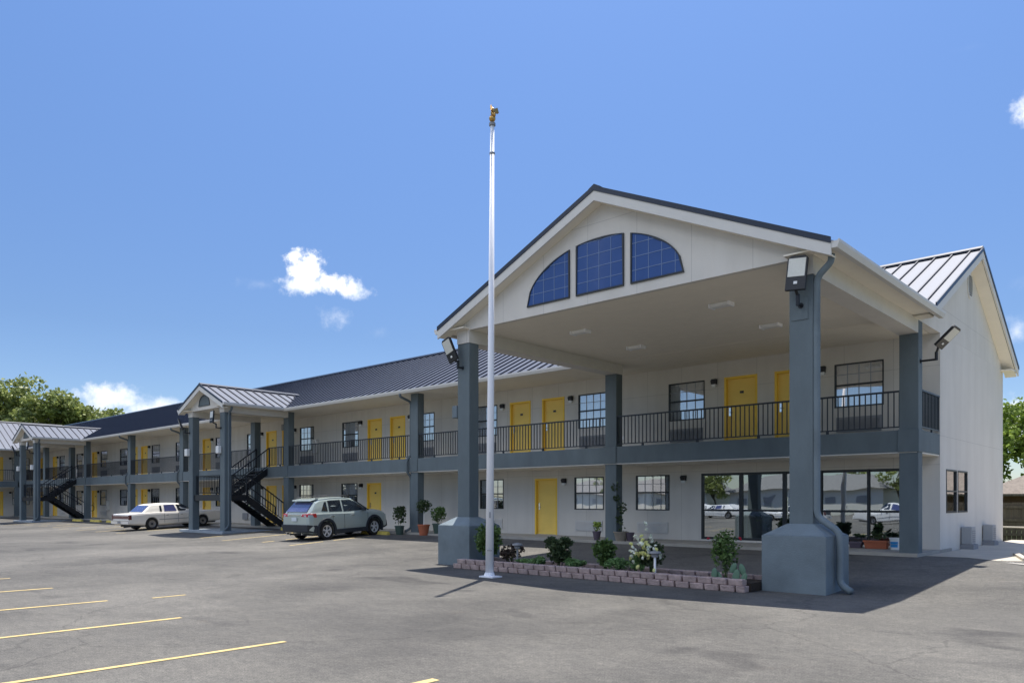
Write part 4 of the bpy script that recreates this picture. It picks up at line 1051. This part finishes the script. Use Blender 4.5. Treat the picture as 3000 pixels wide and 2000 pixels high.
def suv(W, root, s):
    """crossover; local +Y is forward, ground at z=0, metres before scale"""
    W = W @ Matrix.Diagonal((s, s, s * 1.05, 1))
    L, HW = 4.60, .925
    def low(y, hw, zb, zbelt, zt, inset=.06):
        return (y, [(0, zb), (hw - .10, zb), (hw - .02, zb + .10), (hw, zb + .30), (hw + .0, zbelt - .22), (hw - .025, zbelt - .06), (hw - inset, zbelt), (hw - .30, zt), (0, zt)])
    secs = [low(-2.26, .74, .42, 1.02, 1.03), low(-2.20, .86, .34, 1.06, 1.07), low(-2.02, .905, .28, 1.10, 1.11), low(-1.35, .925, .24, 1.10, 1.11), low(0, .925, .22, 1.06, 1.07), low(.85, .925, .22, 1.04, 1.06),
            low(1.10, .92, .24, 1.05, 1.13, .10), low(1.60, .915, .26, 1.03, 1.10, .12), low(2.00, .88, .28, .99, 1.04, .14), low(2.20, .80, .30, .90, .95, .14), low(2.30, .66, .36, .76, .80, .12)]
    body = loft_body('body', 'suv_paint', secs, W, root)
    cut_wheels(body, (-1.335, 1.355), (.425, .37), W, .925)
    bv = body.modifiers.new('b', 'BEVEL'); bv.width = .03; bv.segments = 3; bv.limit_method = 'ANGLE'; bv.angle_limit = R(28)
    def cab(y, z, hwb, hwt, zb=1.05):
        return (y, [(0, zb), (hwb, zb), (hwb - (hwb - hwt) * .45, zb + (z - zb) * .45), (hwt + .01, z - .10), (hwt - .05, z - .035), (hwt - .25, z - .005), (0, z)])
    cs = [cab(-2.18, 1.12, .80, .78, 1.0), cab(-1.98, 1.33, .82, .73), cab(-1.72, 1.57, .84, .68), cab(-1.5, 1.65, .85, .655), cab(-.9, 1.69, .86, .645), cab(-.2, 1.695, .86, .64), cab(.28, 1.64, .86, .635), cab(.62, 1.49, .86, .66), cab(.95, 1.28, .85, .70), cab(1.22, 1.08, .83, .80, 1.0)]
    cb = loft_body('roof', 'suv_paint', cs, W, root)
    bv = cb.modifiers.new('b', 'BEVEL'); bv.width = .025; bv.segments = 3; bv.limit_method = 'ANGLE'; bv.angle_limit = R(28)
    def hw(y, z):
        # half width of the cabin side at (y,z), interpolated
        for i in range(len(cs) - 1):
            if cs[i][0] <= y <= cs[i + 1][0]:
                t = (y - cs[i][0]) / (cs[i + 1][0] - cs[i][0]); out = []
                for c in (cs[i], cs[i + 1]):
                    pr_ = c[1][1:5]; v = pr_[0][0]
                    for j in range(3):
                        if pr_[j][1] <= z <= pr_[j + 1][1] + 1e-6: q = (z - pr_[j][1]) / max(1e-6, pr_[j + 1][1] - pr_[j][1]); v = pr_[j][0] + (pr_[j + 1][0] - pr_[j][0]) * q
                    if z > pr_[3][1]: v = pr_[3][0]
                    out.append(v)
                return out[0] * (1 - t) + out[1] * t
        return .85
    for sd in (-1, 1):
        for nm, pts in (('side_window', [(-1.52, 1.17), (-1.20, 1.14), (-1.17, 1.52), (-1.26, 1.52), (-1.36, 1.40)]), ('side_window', [(-1.12, 1.13), (-.42, 1.11), (-.40, 1.57), (-1.08, 1.56)]), ('side_window', [(-.34, 1.10), (.92, 1.10), (.72, 1.30), (.40, 1.49), (.18, 1.56), (-.32, 1.56)])):
            side_poly(pts, sd, hw, name=nm, parent=root, W=W, off=.012, th=.03)
        # door seams, handles, cladding, mirrors
        sm = MB()
        for y in (-.37, .98):
            sm.box(sd * .921, sd * .930, y - .006, y + .006, .42, 1.0)
        sm.box(sd * .921, sd * .930, -1.0, -.99, .62, 1.0); sm.build('door_seam', 'clad', root, W)
        for y in (-1.12, .0):
            h_ = MB(); h_.bar((sd * .93, y, .93), (sd * .93, y + .2, .93), .03, .035); h_.build('door_handle', 'chrome', root, W, bevel=.005)
        cl = MB(); cl.box(sd * .88, sd * .945, -.93, .95, .22, .40)
        cl.build('sill_cladding', 'clad', root, W, bevel=.02)
        for wy in (-1.335, 1.355):
            a = MB(); vs = []; fs = []; n = 20
            for i in range(n + 1):
                t = R(-22) + R(224) * i / n; ct, s_2 = math.cos(t), math.sin(t)
                for rr_, xx in ((.415, .86), (.415, .955), (.505, .955), (.52, .90)): vs.append((sd * xx, wy + rr_ * ct, .37 + rr_ * s_2))
            for i in range(n):
                for k in range(4): fs.append((i * 4 + k, i * 4 + (k + 1) % 4, i * 4 + 4 + (k + 1) % 4, i * 4 + 4 + k))
            a.add(vs, fs); a.build('wheel_arch', 'clad', root, W)
        m_ = MB(); m_.box(sd * .90, sd * 1.08, .62, .76, 1.08, 1.22); m_.bar((sd * .84, .70, 1.10), (sd * .95, .70, 1.12), .04, .04); m_.build('wing_mirror', 'clad', root, W, bevel=.03)
        rl = MB(); rl.tube([(sd * .60, -1.65, 1.68), (sd * .60, -1.4, 1.72), (sd * .59, 0, 1.745), (sd * .60, .2, 1.70)], .016, 8); rl.build('roof_rail', 'clad', root, W)
        tl = MB(); tl.hexa([(sd * .45, -2.285, .98), (sd * .80, -2.25, .96), (sd * .945, -1.85, .93), (sd * .90, -1.90, .93), (sd * .45, -2.25, 1.07), (sd * .80, -2.22, 1.09), (sd * .935, -1.88, 1.10), (sd * .86, -1.92, 1.09)])
        tl.build('tail_light', 'red_lens', root, W, bevel=.012)
        for wy in (-1.335, 1.355):
            wheel(root, W, sd * .81, wy, .362, .225, .235, 'rim', 5, True, sd)
        hl = MB(); hl.hexa([(sd * .50, 2.27, .74), (sd * .78, 2.17, .76), (sd * .88, 1.95, .78), (sd * .70, 2.0, .78), (sd * .50, 2.24, .83), (sd * .78, 2.13, .87), (sd * .87, 1.93, .88), (sd * .70, 2.0, .88)]); hl.build('headlight', 'white_plastic', root, W)
    rw = MB(); rw.hexa([(-.68, -2.175, 1.16), (.68, -2.175, 1.16), (.66, -2.12, 1.16), (-.66, -2.12, 1.16), (-.58, -1.80, 1.53), (.58, -1.80, 1.53), (.58, -1.74, 1.53), (-.58, -1.74, 1.53)]); rw.build('rear_window', 'car_glass_blue', root, W, bevel=.01)
    sp = MB(); sp.hexa([(-.62, -1.92, 1.575), (.62, -1.92, 1.575), (.60, -1.5, 1.62), (-.60, -1.5, 1.62), (-.60, -1.90, 1.61), (.60, -1.90, 1.61), (.60, -1.5, 1.675), (-.60, -1.5, 1.675)]); sp.build('spoiler', 'suv_paint', root, W, bevel=.015)
    wsd = MB(); wsd.hexa([(-.76, 1.20, 1.10), (.76, 1.20, 1.10), (.76, 1.16, 1.08), (-.76, 1.16, 1.08), (-.60, .36, 1.62), (.60, .36, 1.62), (.60, .33, 1.59), (-.60, .33, 1.59)]); wsd.build('windscreen', 'car_glass', root, W)
    bm_ = MB(); bm_.hexa([(-.80, -2.28, .36), (.80, -2.28, .36), (.93, -1.85, .30), (-.93, -1.85, .30), (-.86, -2.31, .66), (.86, -2.31, .66), (.945, -1.82, .62), (-.945, -1.82, .62)]); bm_.build('rear_bumper', 'clad', root, W, bevel=.03)
    fb = MB(); fb.hexa([(-.70, 2.36, .34), (.70, 2.36, .34), (.92, 1.86, .26), (-.92, 1.86, .26), (-.66, 2.36, .62), (.66, 2.36, .62), (.90, 1.88, .60), (-.90, 1.88, .60)][0:4][::-1] + [(-.90, 1.88, .60), (.90, 1.88, .60), (.66, 2.36, .62), (-.66, 2.36, .62)]); fb.build('front_bumper', 'clad', root, W, bevel=.02)
    lp = MB(); lp.box(-.16, .16, -2.305, -2.295, .80, .94); lp.build('licence_plate', 'plate', root, W)
    ch = MB(); ch.box(-.44, .44, -2.30, -2.27, 1.03, 1.06); ch.build('tailgate_strip', 'chrome', root, W)
    ex_ = MB(); ex_.tube([(.5, -2.2, .30), (.5, -2.32, .29)], .035, 10); ex_.tube([(-.5, -2.2, .30), (-.5, -2.32, .29)], .035, 10); ex_.build('exhaust', 'chrome', root, W)
    un = MB(); un.box(-.70, .70, -1.9, 2.0, .20, .34); un.build('underbody', 'clad', root, W)

def sedan(W, root, s, paint='sedan_paint', hubs=True, detail=True):
    W = W @ Matrix.Scale(s, 4); HW = .985
    def low(y, hw, zb, zbelt, zt):
        return (y, [(0, zb), (hw - .08, zb), (hw - .01, zb + .08), (hw, zb + .25), (hw, zbelt - .10), (hw - .03, zbelt - .01), (hw - .10, zbelt), (hw - .35, zt), (0, zt)])
    secs = [low(-2.72, .90, .40, .88, .885), low(-2.66, .95, .34, .92, .93), low(-1.9, .975, .27, .94, .96), low(-1.0, .985, .24, .94, .95), (lambda: low(0, .985, .23, .92, .93))(), low(1.0, .985, .24, .90, .94), low(1.3, .985, .25, .90, .95), low(2.3, .96, .28, .88, .915), low(2.66, .93, .32, .85, .87), low(2.74, .88, .38, .80, .81)]
    body = loft_body('body', paint, secs, W, root); cut_wheels(body, (-1.50, 1.48), (.37, .34), W, .985)
    bv = body.modifiers.new('b', 'BEVEL'); bv.width = .02; bv.segments = 2; bv.limit_method = 'ANGLE'; bv.angle_limit = R(28)
    def cab(y, z, hwb, hwt, zb=.92):
        return (y, [(0, zb), (hwb, zb), (hwb - (hwb - hwt) * .5, zb + (z - zb) * .5), (hwt + .01, z - .07), (hwt - .04, z - .025), (hwt - .2, z - .004), (0, z)])
    cs = [cab(-1.92, .96, .82, .80, .88), cab(-1.62, 1.22, .84, .72), cab(-1.40, 1.375, .85, .68), cab(-1.1, 1.405, .86, .665), cab(-.2, 1.42, .87, .66), cab(.25, 1.385, .87, .66), cab(.62, 1.20, .86, .70), cab(1.02, .96, .84, .80, .88)]
    rf = loft_body('roof', 'vinyl' if detail else paint, cs, W, root); bv = rf.modifiers.new('b', 'BEVEL'); bv.width = .02; bv.segments = 2; bv.limit_method = 'ANGLE'; bv.angle_limit = R(28)
    def hw(y, z):
        for i in range(len(cs) - 1):
            if cs[i][0] <= y <= cs[i + 1][0]:
                t = (y - cs[i][0]) / (cs[i + 1][0] - cs[i][0]); out = []
                for c in (cs[i], cs[i + 1]):
                    pr_ = c[1][1:5]; v = pr_[3][0] if z > pr_[3][1] else pr_[0][0]
                    for j in range(3):
                        if pr_[j][1] <= z <= pr_[j + 1][1] + 1e-6: q = (z - pr_[j][1]) / max(1e-6, pr_[j + 1][1] - pr_[j][1]); v = pr_[j][0] + (pr_[j + 1][0] - pr_[j][0]) * q
                    out.append(v)
                return out[0] * (1 - t) + out[1] * t
        return .85
    for sd in (-1, 1):
        side_poly([(-.98, .98), (-.86, .98), (-.84, 1.30), (-.94, 1.30)], sd, hw, name='quarter_window', parent=root, W=W, off=.02, th=.03)
        side_poly([(-.72, .97), (-.02, .97), (-.10, 1.33), (-.68, 1.33)], sd, hw, name='side_window', m='car_glass_blue', parent=root, W=W, off=.02, th=.03)
        side_poly([(.08, .97), (.88, .97), (.62, 1.16), (.34, 1.31), (.02, 1.33)], sd, hw, name='side_window', parent=root, W=W, off=.02, th=.03)
        for wy in (-1.50, 1.48): wheel(root, W, sd * .86, wy, .335, .20, .20, 'hub_dull', 0, False, sd)
        st_ = MB(); st_.box(sd * .983, sd * .998, -1.1, 1.05, .53, .565); st_.build('side_moulding', 'grille', root, W)
        sm = MB()
        for y in (-.80, .0, 1.05): sm.box(sd * .982, sd * .9895, y - .006, y + .006, .36, .86)
        sm.build('door_seam', 'clad', root, W)
        for y in (-.70, .12):
            h_ = MB(); h_.bar((sd * .99, y, .78), (sd * .99, y + .14, .78), .03, .03); h_.build('door_handle', 'chrome', root, W)
        tl = MB(); tl.box(sd * .86, sd * .962, -2.75, -2.60, .62, .86); tl.build('tail_light', 'red_dark', root, W, bevel=.01)
        mi = MB(); mi.box(sd * .95, sd * 1.07, .62, .70, .95, 1.05); mi.build('wing_mirror', paint, root, W, bevel=.02)
        hl = MB(); hl.box(sd * .62, sd * .90, 2.72, 2.76, .60, .74); hl.build('headlight', 'white_plastic', root, W)
    rw = MB(); rw.hexa([(-.68, -1.90, 1.00), (.68, -1.90, 1.00), (.66, -1.84, .98), (-.66, -1.84, .98), (-.60, -1.50, 1.33), (.60, -1.50, 1.33), (.60, -1.44, 1.32), (-.60, -1.44, 1.32)]); rw.build('rear_window', 'car_glass_blue', root, W)
    wd_ = MB(); wd_.hexa([(-.74, 1.0, 1.00), (.74, 1.0, 1.00), (.74, .95, .97), (-.74, .95, .97), (-.60, .36, 1.37), (.60, .36, 1.37), (.60, .30, 1.34), (-.60, .30, 1.34)]); wd_.build('windscreen', 'car_glass', root, W)
    bp_ = MB(); bp_.box(-.95, .95, -2.82, -2.70, .38, .58); bp_.build('rear_bumper', paint, root, W, bevel=.02)
    bs = MB(); bs.box(-.955, .955, -2.83, -2.80, .55, .585); bs.build('bumper_strip', 'chrome', root, W)
    fb = MB(); fb.box(-.93, .93, 2.72, 2.84, .38, .58); fb.build('front_bumper', paint, root, W, bevel=.02)
    rp = MB(); rp.box(-.84, .84, -2.735, -2.722, .66, .82); rp.build('boot_panel', 'red_dark' if detail else 'clad', root, W)
    lp = MB(); lp.box(-.16, .16, -2.84, -2.832, .42, .54); lp.build('licence_plate', 'grille', root, W)
    un = MB(); un.box(-.72, .72, -2.4, 2.4, .20, .30); un.tube([(.55, -2.5, .24), (.55, -2.85, .22)], .03, 8); un.build('underbody', 'clad', root, W)

def vehicle(name, fn, x, y, a, s, label, cat, **k):
    y_r = y; dz = (zf(y + 1.3) - zf(y - 1.3)) / 2.6; pitch = math.atan(dz)
    W = Tm(x, y, zf(y), R(a)) @ Matrix.Rotation(pitch, 4, 'X')
    o = bpy.data.objects.new(name, None); link(o, None, W); tag(o, label, cat); fn(W, o, s, **k); return o
vehicle('parked_suv', suv, -24.62, 17.0, 6, .86, 'pale grey green crossover suv parked nose in at the motel', 'car')
vehicle('parked_sedan', sedan, -39.5, 17.1, 5, .90, 'old cream white long sedan parked beyond the stair tower', 'car')

# ------------------------------------------------------------------ trees, fence, neighbours
def tree(name, label, x, y, z0, th, blobs, n, size, lm, tr=.35, seed=1, cat='tree', limbs=7):
    o = empty(name, (x, y, z0), label=label, cat=cat); rnd = random.Random(seed); b = MB()
    b.tube([(x, y, z0 - .3), (x + .1, y, z0 + th * .5), (x, y, z0 + th)], [tr, tr * .75, tr * .55], 10)
    for i in range(limbs):
        c = blobs[i % len(blobs)]; t = Vector((c[0] + rnd.uniform(-.5, .5) * c[3], c[1] + rnd.uniform(-.5, .5) * c[4], c[2] + rnd.uniform(-.3, .5) * c[5])); a = Vector((x, y, z0 + th * rnd.uniform(.7, 1)))
        mid = (a + t) / 2 + Vector((rnd.uniform(-.6, .6), rnd.uniform(-.6, .6), .5)); b.tube([a, mid, t], [tr * .45, tr * .28, tr * .08], 7)
        for j in range(3):
            t2 = t + Vector((rnd.uniform(-1, 1) * c[3] * .5, rnd.uniform(-1, 1) * c[4] * .5, rnd.uniform(-.2, .8) * c[5] * .6)); b.tube([mid, (mid + t2) / 2 + Vector((0, 0, .2)), t2], [tr * .2, tr * .12, tr * .04], 5)
    b.build('trunk', 'bark', o)
    # crown: clusters of leaves
    sub = []
    for c in blobs:
        k = max(6, int(14 * c[6]))
        for _ in range(k):
            while True:
                p = Vector((rnd.uniform(-1, 1), rnd.uniform(-1, 1), rnd.uniform(-1, 1)))
                if .45 < p.length < 1: break
            q = rnd.uniform(.20, .36); sub.append((c[0] + p.x * c[3], c[1] + p.y * c[4], c[2] + p.z * c[5], c[3] * q, c[4] * q, c[5] * q * .8, 1))
    leaves('crown', lm, o, sub, n, size, seed=seed, shell=.9)
    return o
# big tree behind the left wing; right hand neighbour tree
tree('tree', 'large spreading tree rising behind the left wing roof', -127, 37, -.2, 6, [(-128, 34.5, 13.0, 7, 7, 5.6, 3.4), (-131, 28, 11.5, 6, 6, 5, 2), (-124, 41, 11.6, 6.5, 6.5, 4.4, 3), (-126, 37, 8.5, 7, 7, 3.5, 2), (-123.5, 36.5, 12.8, 4.5, 4.5, 4.6, 3)], 62000, .50, 'leaf_tree', .55, 51, limbs=12)
tree('tree', 'lower rounded tree right of the large one behind the roof', -118, 48, -.2, 4, [(-118, 46, 9.6, 4, 4, 3.0, 2.4), (-116, 48.5, 8.2, 3.6, 3.6, 2.4, 2)], 16000, .46, 'leaf_tree', .35, 52)
tree('tree', 'bright green tree behind the neighbouring house', -8.5, 62, -.2, 4, [(-9.2, 62, 5.6, 3.2, 3.2, 2.7, 2.4), (-6.5, 61, 5.0, 3, 3, 2.6, 2), (-8, 61.5, 3.6, 4, 3, 2, 2)], 20000, .30, 'leaf_bright', .3, 53)
# fence at the right
FN = empty('wooden_fence', (0, 31, 0), label='weathered wooden board fence behind the gravel bed at the right', cat='fence')
rnd = random.Random(8); b = MB(); x = -6.5
while x < 9:
    h = 1.50 + rnd.uniform(-.015, .015); b.box(x, x + .135, 31 + rnd.uniform(0, .01), 31.02, -.05, h); x += .142
b.build('board', 'fence_wood', FN, kind='stuff')
b = MB()
for z in (.35, .85, 1.3): b.box(-6.5, 9, 30.95, 30.99, z, z + .09)
b.build('rail', 'fence_wood', FN)
b = MB()
for i in range(7): b.box(-6.4 + i * 2.4, -6.3 + i * 2.4, 30.85, 30.95, -.05, 1.4)
b.build('post', 'fence_wood', FN)
# neighbouring house with hip roof
H = empty('neighbour_house', (-2, 54, 0), label='low brown house with tan hipped shingle roof beyond the fence', cat='house')
b = MB(); b.box(-9.6, 6, 50.6, 58.4, -.05, 1.96); b.build('wall', 'brown_wood', H)
b = MB(); z0, z1 = 1.93, 4.6; b.add([(-10.3, 50, z0), (6.7, 50, z0), (6.7, 59, z0), (-10.3, 59, z0), (-5.0, 54.5, z1), (1.5, 54.5, z1)], [(0, 1, 5, 4), (1, 2, 5), (2, 3, 4, 5), (3, 0, 4), (3, 2, 1, 0)]); b.build('roof', 'shingle', H)
b = MB(); b.box(-10.32, 6.72, 49.96, 49.995, 1.83, 1.95); b.build('fascia', 'fence_wood', H)
# garden bench by the fence
BN = empty('garden_bench', (-4.7, 29.9, .275), label='small pale bench in front of the wooden fence', cat='bench')
b = MB(); b.box(-5.5, -4.35, 29.7, 30.05, .66, .70); b.build('seat', 'concrete_pale', BN, bevel=.01)
for x in (-5.4, -4.5):
    b = MB(); b.box(x - .04, x + .04, 29.75, 30.0, .275, .66); b.build('leg', 'concrete_pale', BN)

# overhead wires far left
PW = empty('utility_pole', (-150, 30, 0), label='distant wooden pole carrying overhead wires behind the left trees', cat='utility pole')
b = MB(); b.tube([(-150, 30, -.1), (-150, 30, 15.5)], [.18, .12], 10); b.build('pole', 'bark', PW)
b = MB(); b.box(-151.2, -148.8, 29.93, 30.07, 14.6, 14.75); b.build('crossarm', 'bark', PW)
for k, z in enumerate((14.8, 12.4)):
    b = MB(); b.tube([(-150 + 70 * t, 30 + 55 * t, z - 4 * 1.3 * t * (1 - t) - 1.5 * t) for t in [i / 16 for i in range(17)]], .018, 5); b.build('wire', 'wire', PW)

# surroundings behind the viewer, seen in the shop glass
def shop_building(x0, x1, y0, y1, h, rh, label, wm, rm):
    o = empty('roadside_building', ((x0 + x1) / 2, y1, 0), label=label, cat='building', group='buildings across the street')
    b = MB(); b.box(x0, x1, y0, y1, -.05, h); b.build('wall', wm, o)
    b = MB(); b.add([(x0 - .6, y0 - .6, h), (x1 + .6, y0 - .6, h), (x1 + .6, y1 + .6, h), (x0 - .6, y1 + .6, h), (x0 + 3, (y0 + y1) / 2, h + rh), (x1 - 3, (y0 + y1) / 2, h + rh)], [(0, 1, 5, 4), (1, 2, 5), (2, 3, 4, 5), (3, 0, 4), (3, 2, 1, 0)]); b.build('roof', rm, o)
    for i in range(int((x1 - x0) / 4)):
        x = x0 + 1.2 + i * 4; b = MB(); b.box(x, x + 1.3, y1, y1 + .03, 1.1, 2.1); b.build('window', 'grille', o)
shop_building(-50, -30, -66, -57, 3.0, 2.1, 'white walled roadside building with grey roof reflected in the shop glass', 'white_wall', 'shingle_grey')
shop_building(-26, -8, -66, -57.5, 3.1, 2.3, 'second roadside building with tan roof reflected in the shop glass', 'white_wall', 'shingle')
shop_building(-84, -54, -70, -58, 2.9, 2.0, 'long roadside building farthest along the street in the reflection', 'white_wall', 'shingle_grey')
for i, (x, y) in enumerate(((-52, -56.3), (-28, -57), (-70, -56.2), (-40, -76))):
    tree('street_tree', ['street tree left of the white roadside building', 'street tree between the two nearer roadside buildings', 'street tree in front of the longest roadside building', 'street tree behind the white roadside building'][i], x, y, -.05, 2.6, [(x, y, 4.8, 2.4, 2.4, 2.0, 2), (x + 1, y + .5, 4.0, 1.8, 1.8, 1.4, 1)], 2600, .34, 'leaf_tree', .2, 60 + i, limbs=5)
for i, (x, y, a) in enumerate(((-24, -16, 84), (-31, -17.5, 92), (-17.0, -17, 95), (-38, -27, 88))):
    vehicle('parked_white_car', sedan, x, y, a, .92, ['white sedan parked across the lot nearest the middle', 'white sedan second along the far side of the lot', 'white sedan nearest the right across the lot', 'white sedan parked at the street edge'][i], 'car', paint='white_paint', detail=False)

# ------------------------------------------------------------------ sky, sun, camera
SUN_DIR = Vector((-.16, .30, 1.0)).normalized()
el = math.asin(SUN_DIR.z); az = math.atan2(SUN_DIR.x, SUN_DIR.y)
w = bpy.data.worlds.new('World'); sc.world = w; w.use_nodes = True
nt = w.node_tree; N = nt.nodes; L = nt.links; bg = N['Background']
sky = N.new('ShaderNodeTexSky'); sky.sky_type = 'NISHITA'; sky.sun_disc = False; sky.sun_elevation = el; sky.sun_rotation = az
sky.altitude = 0; sky.air_density = 1.0; sky.dust_density = .25; sky.ozone_density = 2.0
def math_(op, a, b=None, c=None, clamp=False):
    n = N.new('ShaderNodeMath'); n.operation = op; n.use_clamp = clamp
    for i, v in enumerate((a, b, c)):
        if v is None: continue
        if isinstance(v, (int, float)): n.inputs[i].default_value = v
        else: L.new(v, n.inputs[i])
    return n.outputs[0]
tc = N.new('ShaderNodeTexCoord'); sp = N.new('ShaderNodeSeparateXYZ'); L.new(tc.outputs['Generated'], sp.inputs[0])
azn = math_('ARCTAN2', math_('MULTIPLY', sp.outputs[0], -1), sp.outputs[1]); eln = math_('ARCSINE', sp.outputs[2])
def wnoise(scale, det, rough=.6):
    n = N.new('ShaderNodeTexNoise'); n.inputs['Scale'].default_value = scale; n.inputs['Detail'].default_value = det; n.inputs['Roughness'].default_value = rough
    L.new(tc.outputs['Generated'], n.inputs['Vector']); return math_('SUBTRACT', n.outputs['Fac'], .5)
n1 = wnoise(38, 6, .62); n2 = wnoise(110, 5, .6)
nn = math_('ADD', math_('MULTIPLY', n1, 1.7), math_('MULTIPLY', n2, .95))
# (azimuth from +Y towards -X, elevation, half widths) in degrees, density, edge noise
CLOUDS = CLOUD_LIST = [
 (57.6, 16.3, 1.75, 1.35, 1.6, 1.1), (55.8, 15.45, 1.9, .95, 1.3, 1.1), (54.4, 15.0, 1.5, .75, 1.0, 1.0), (57.8, 15.3, 2.0, .85, 1.1, 1.0), (60.8, 15.0, 1.8, .5, .4, 1.5), (55.6, 13.2, 1.4, 1.0, .6, 1.5), (52.5, 12.2, 1.2, .5, .35, 1.4),
 (70.3, 6.9, 2.6, 1.15, 1.3, .8), (67.3, 6.2, 2.8, .9, 1.0, .8), (72.6, 5.7, 3.4, .9, .9, .8), (69.5, 5.3, 6.5, 1.1, .9, .7), (64.5, 5.6, 2.4, .7, .8, .8),
 (8.6, 22.9, 1.3, 1.2, 1.0, 1.0), (11.9, 26.9, 1.3, .35, .28, 1.2), (9.3, 10.5, 1.3, 1.2, .6, 1.0), (9.2, 4.9, 2.0, 1.9, 1.1, .7), (8.3, 13.2, 1.6, .8, .35, 1.2),
 (84, 9, 3, 1.2, .5, 1.), (20, 5, 9, 1.6, .7, .8), (-20, 8, 8, 2, .8, 1.), (-60, 12, 9, 2.5, .8, 1.), (178, 36, 42, 19, 1.3, .8), (128, 34, 28, 15, 1.3, .8), (-132, 34, 24, 14, 1.2, .9), (150, 60, 50, 10, 1.0, .9), (-150, 20, 20, 5, 1.0, 1.)]  # widest banks, behind the camera, are unseen and added to brighten the shaded walls
tot = None; lit = None
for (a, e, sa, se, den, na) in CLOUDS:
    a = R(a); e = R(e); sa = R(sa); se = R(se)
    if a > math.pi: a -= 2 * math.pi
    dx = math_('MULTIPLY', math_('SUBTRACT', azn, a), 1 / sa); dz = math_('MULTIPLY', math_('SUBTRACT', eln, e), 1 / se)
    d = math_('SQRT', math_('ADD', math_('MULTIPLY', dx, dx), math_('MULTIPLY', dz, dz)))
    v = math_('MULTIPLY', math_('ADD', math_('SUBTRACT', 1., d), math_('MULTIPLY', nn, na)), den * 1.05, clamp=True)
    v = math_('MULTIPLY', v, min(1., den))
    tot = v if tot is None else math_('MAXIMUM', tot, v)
sm = N.new('ShaderNodeMapRange'); sm.interpolation_type = 'SMOOTHSTEP'; L.new(tot, sm.inputs[0])
n3 = wnoise(22, 5, .55)
cc = N.new('ShaderNodeValToRGB'); cc.color_ramp.elements[0].position = .30; cc.color_ramp.elements[0].color = (.66, .73, .84, 1); cc.color_ramp.elements[1].position = .55; cc.color_ramp.elements[1].color = (1, 1, 1, 1)
L.new(math_('ADD', n3, .5), cc.inputs[0])
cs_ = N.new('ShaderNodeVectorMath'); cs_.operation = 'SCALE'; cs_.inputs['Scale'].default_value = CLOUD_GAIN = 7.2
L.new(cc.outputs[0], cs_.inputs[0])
# unseen clouds opposite the sun get a higher gain, added to fill shaded walls
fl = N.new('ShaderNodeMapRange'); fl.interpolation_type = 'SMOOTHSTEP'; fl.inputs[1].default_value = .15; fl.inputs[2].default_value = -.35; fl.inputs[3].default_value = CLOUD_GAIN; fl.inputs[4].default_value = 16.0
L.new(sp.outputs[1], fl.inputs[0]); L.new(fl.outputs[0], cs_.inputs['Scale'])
hs = N.new('ShaderNodeHueSaturation'); hs.inputs['Saturation'].default_value = 1.16; hs.inputs['Value'].default_value = .92; hs.inputs['Hue'].default_value = .506; L.new(sky.outputs[0], hs.inputs['Color'])
er = N.new('ShaderNodeMapRange'); er.inputs[1].default_value = 0; er.inputs[2].default_value = R(34); L.new(eln, er.inputs[0])
ec = N.new('ShaderNodeValToRGB'); e_ = ec.color_ramp.elements; e_[0].position = 0; e_[0].color = (.56, .60, .72, 1); e_[1].position = 1; e_[1].color = (1.02, 1, 1, 1)
q_ = ec.color_ramp.elements.new(.35); q_.color = (.61, .63, .69, 1); L.new(er.outputs[0], ec.inputs[0])
sx = N.new('ShaderNodeMix'); sx.data_type = 'RGBA'; sx.blend_type = 'MULTIPLY'; sx.inputs[0].default_value = 1; L.new(hs.outputs[0], sx.inputs[6]); L.new(ec.outputs[0], sx.inputs[7])
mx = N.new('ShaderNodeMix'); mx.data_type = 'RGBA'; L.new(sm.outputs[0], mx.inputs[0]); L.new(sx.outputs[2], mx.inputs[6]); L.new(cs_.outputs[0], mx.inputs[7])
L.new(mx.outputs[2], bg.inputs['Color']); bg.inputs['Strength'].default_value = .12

sd = bpy.data.lights.new('sun', 'SUN'); sd.energy = 4.6; sd.angle = R(.53); sd.color = (1, .95, .87)
so = bpy.data.objects.new('sun', sd); COL.objects.link(so); so.rotation_euler = (-SUN_DIR).to_track_quat('-Z', 'Y').to_euler(); so.location = (0, 0, 40)

cd = bpy.data.cameras.new('camera'); co = bpy.data.objects.new('camera', cd); COL.objects.link(co)
co.location = (0, 0, 1.53); co.rotation_euler = (R(90), 0, R(42.59)); cd.sensor_width = 36; cd.lens = 27.02; cd.shift_y = 468 / 3000
cd.clip_start = .1; cd.clip_end = 5000; sc.camera = co
sc.view_settings.view_transform = 'Standard'; sc.view_settings.look = 'None'; sc.view_settings.gamma = 1; sc.view_settings.exposure = .69
sc.cycles.max_bounces = 8; sc.cycles.transparent_max_bounces = 12; sc.cycles.use_denoising = True
sc.cycles.sample_clamp_indirect = 8
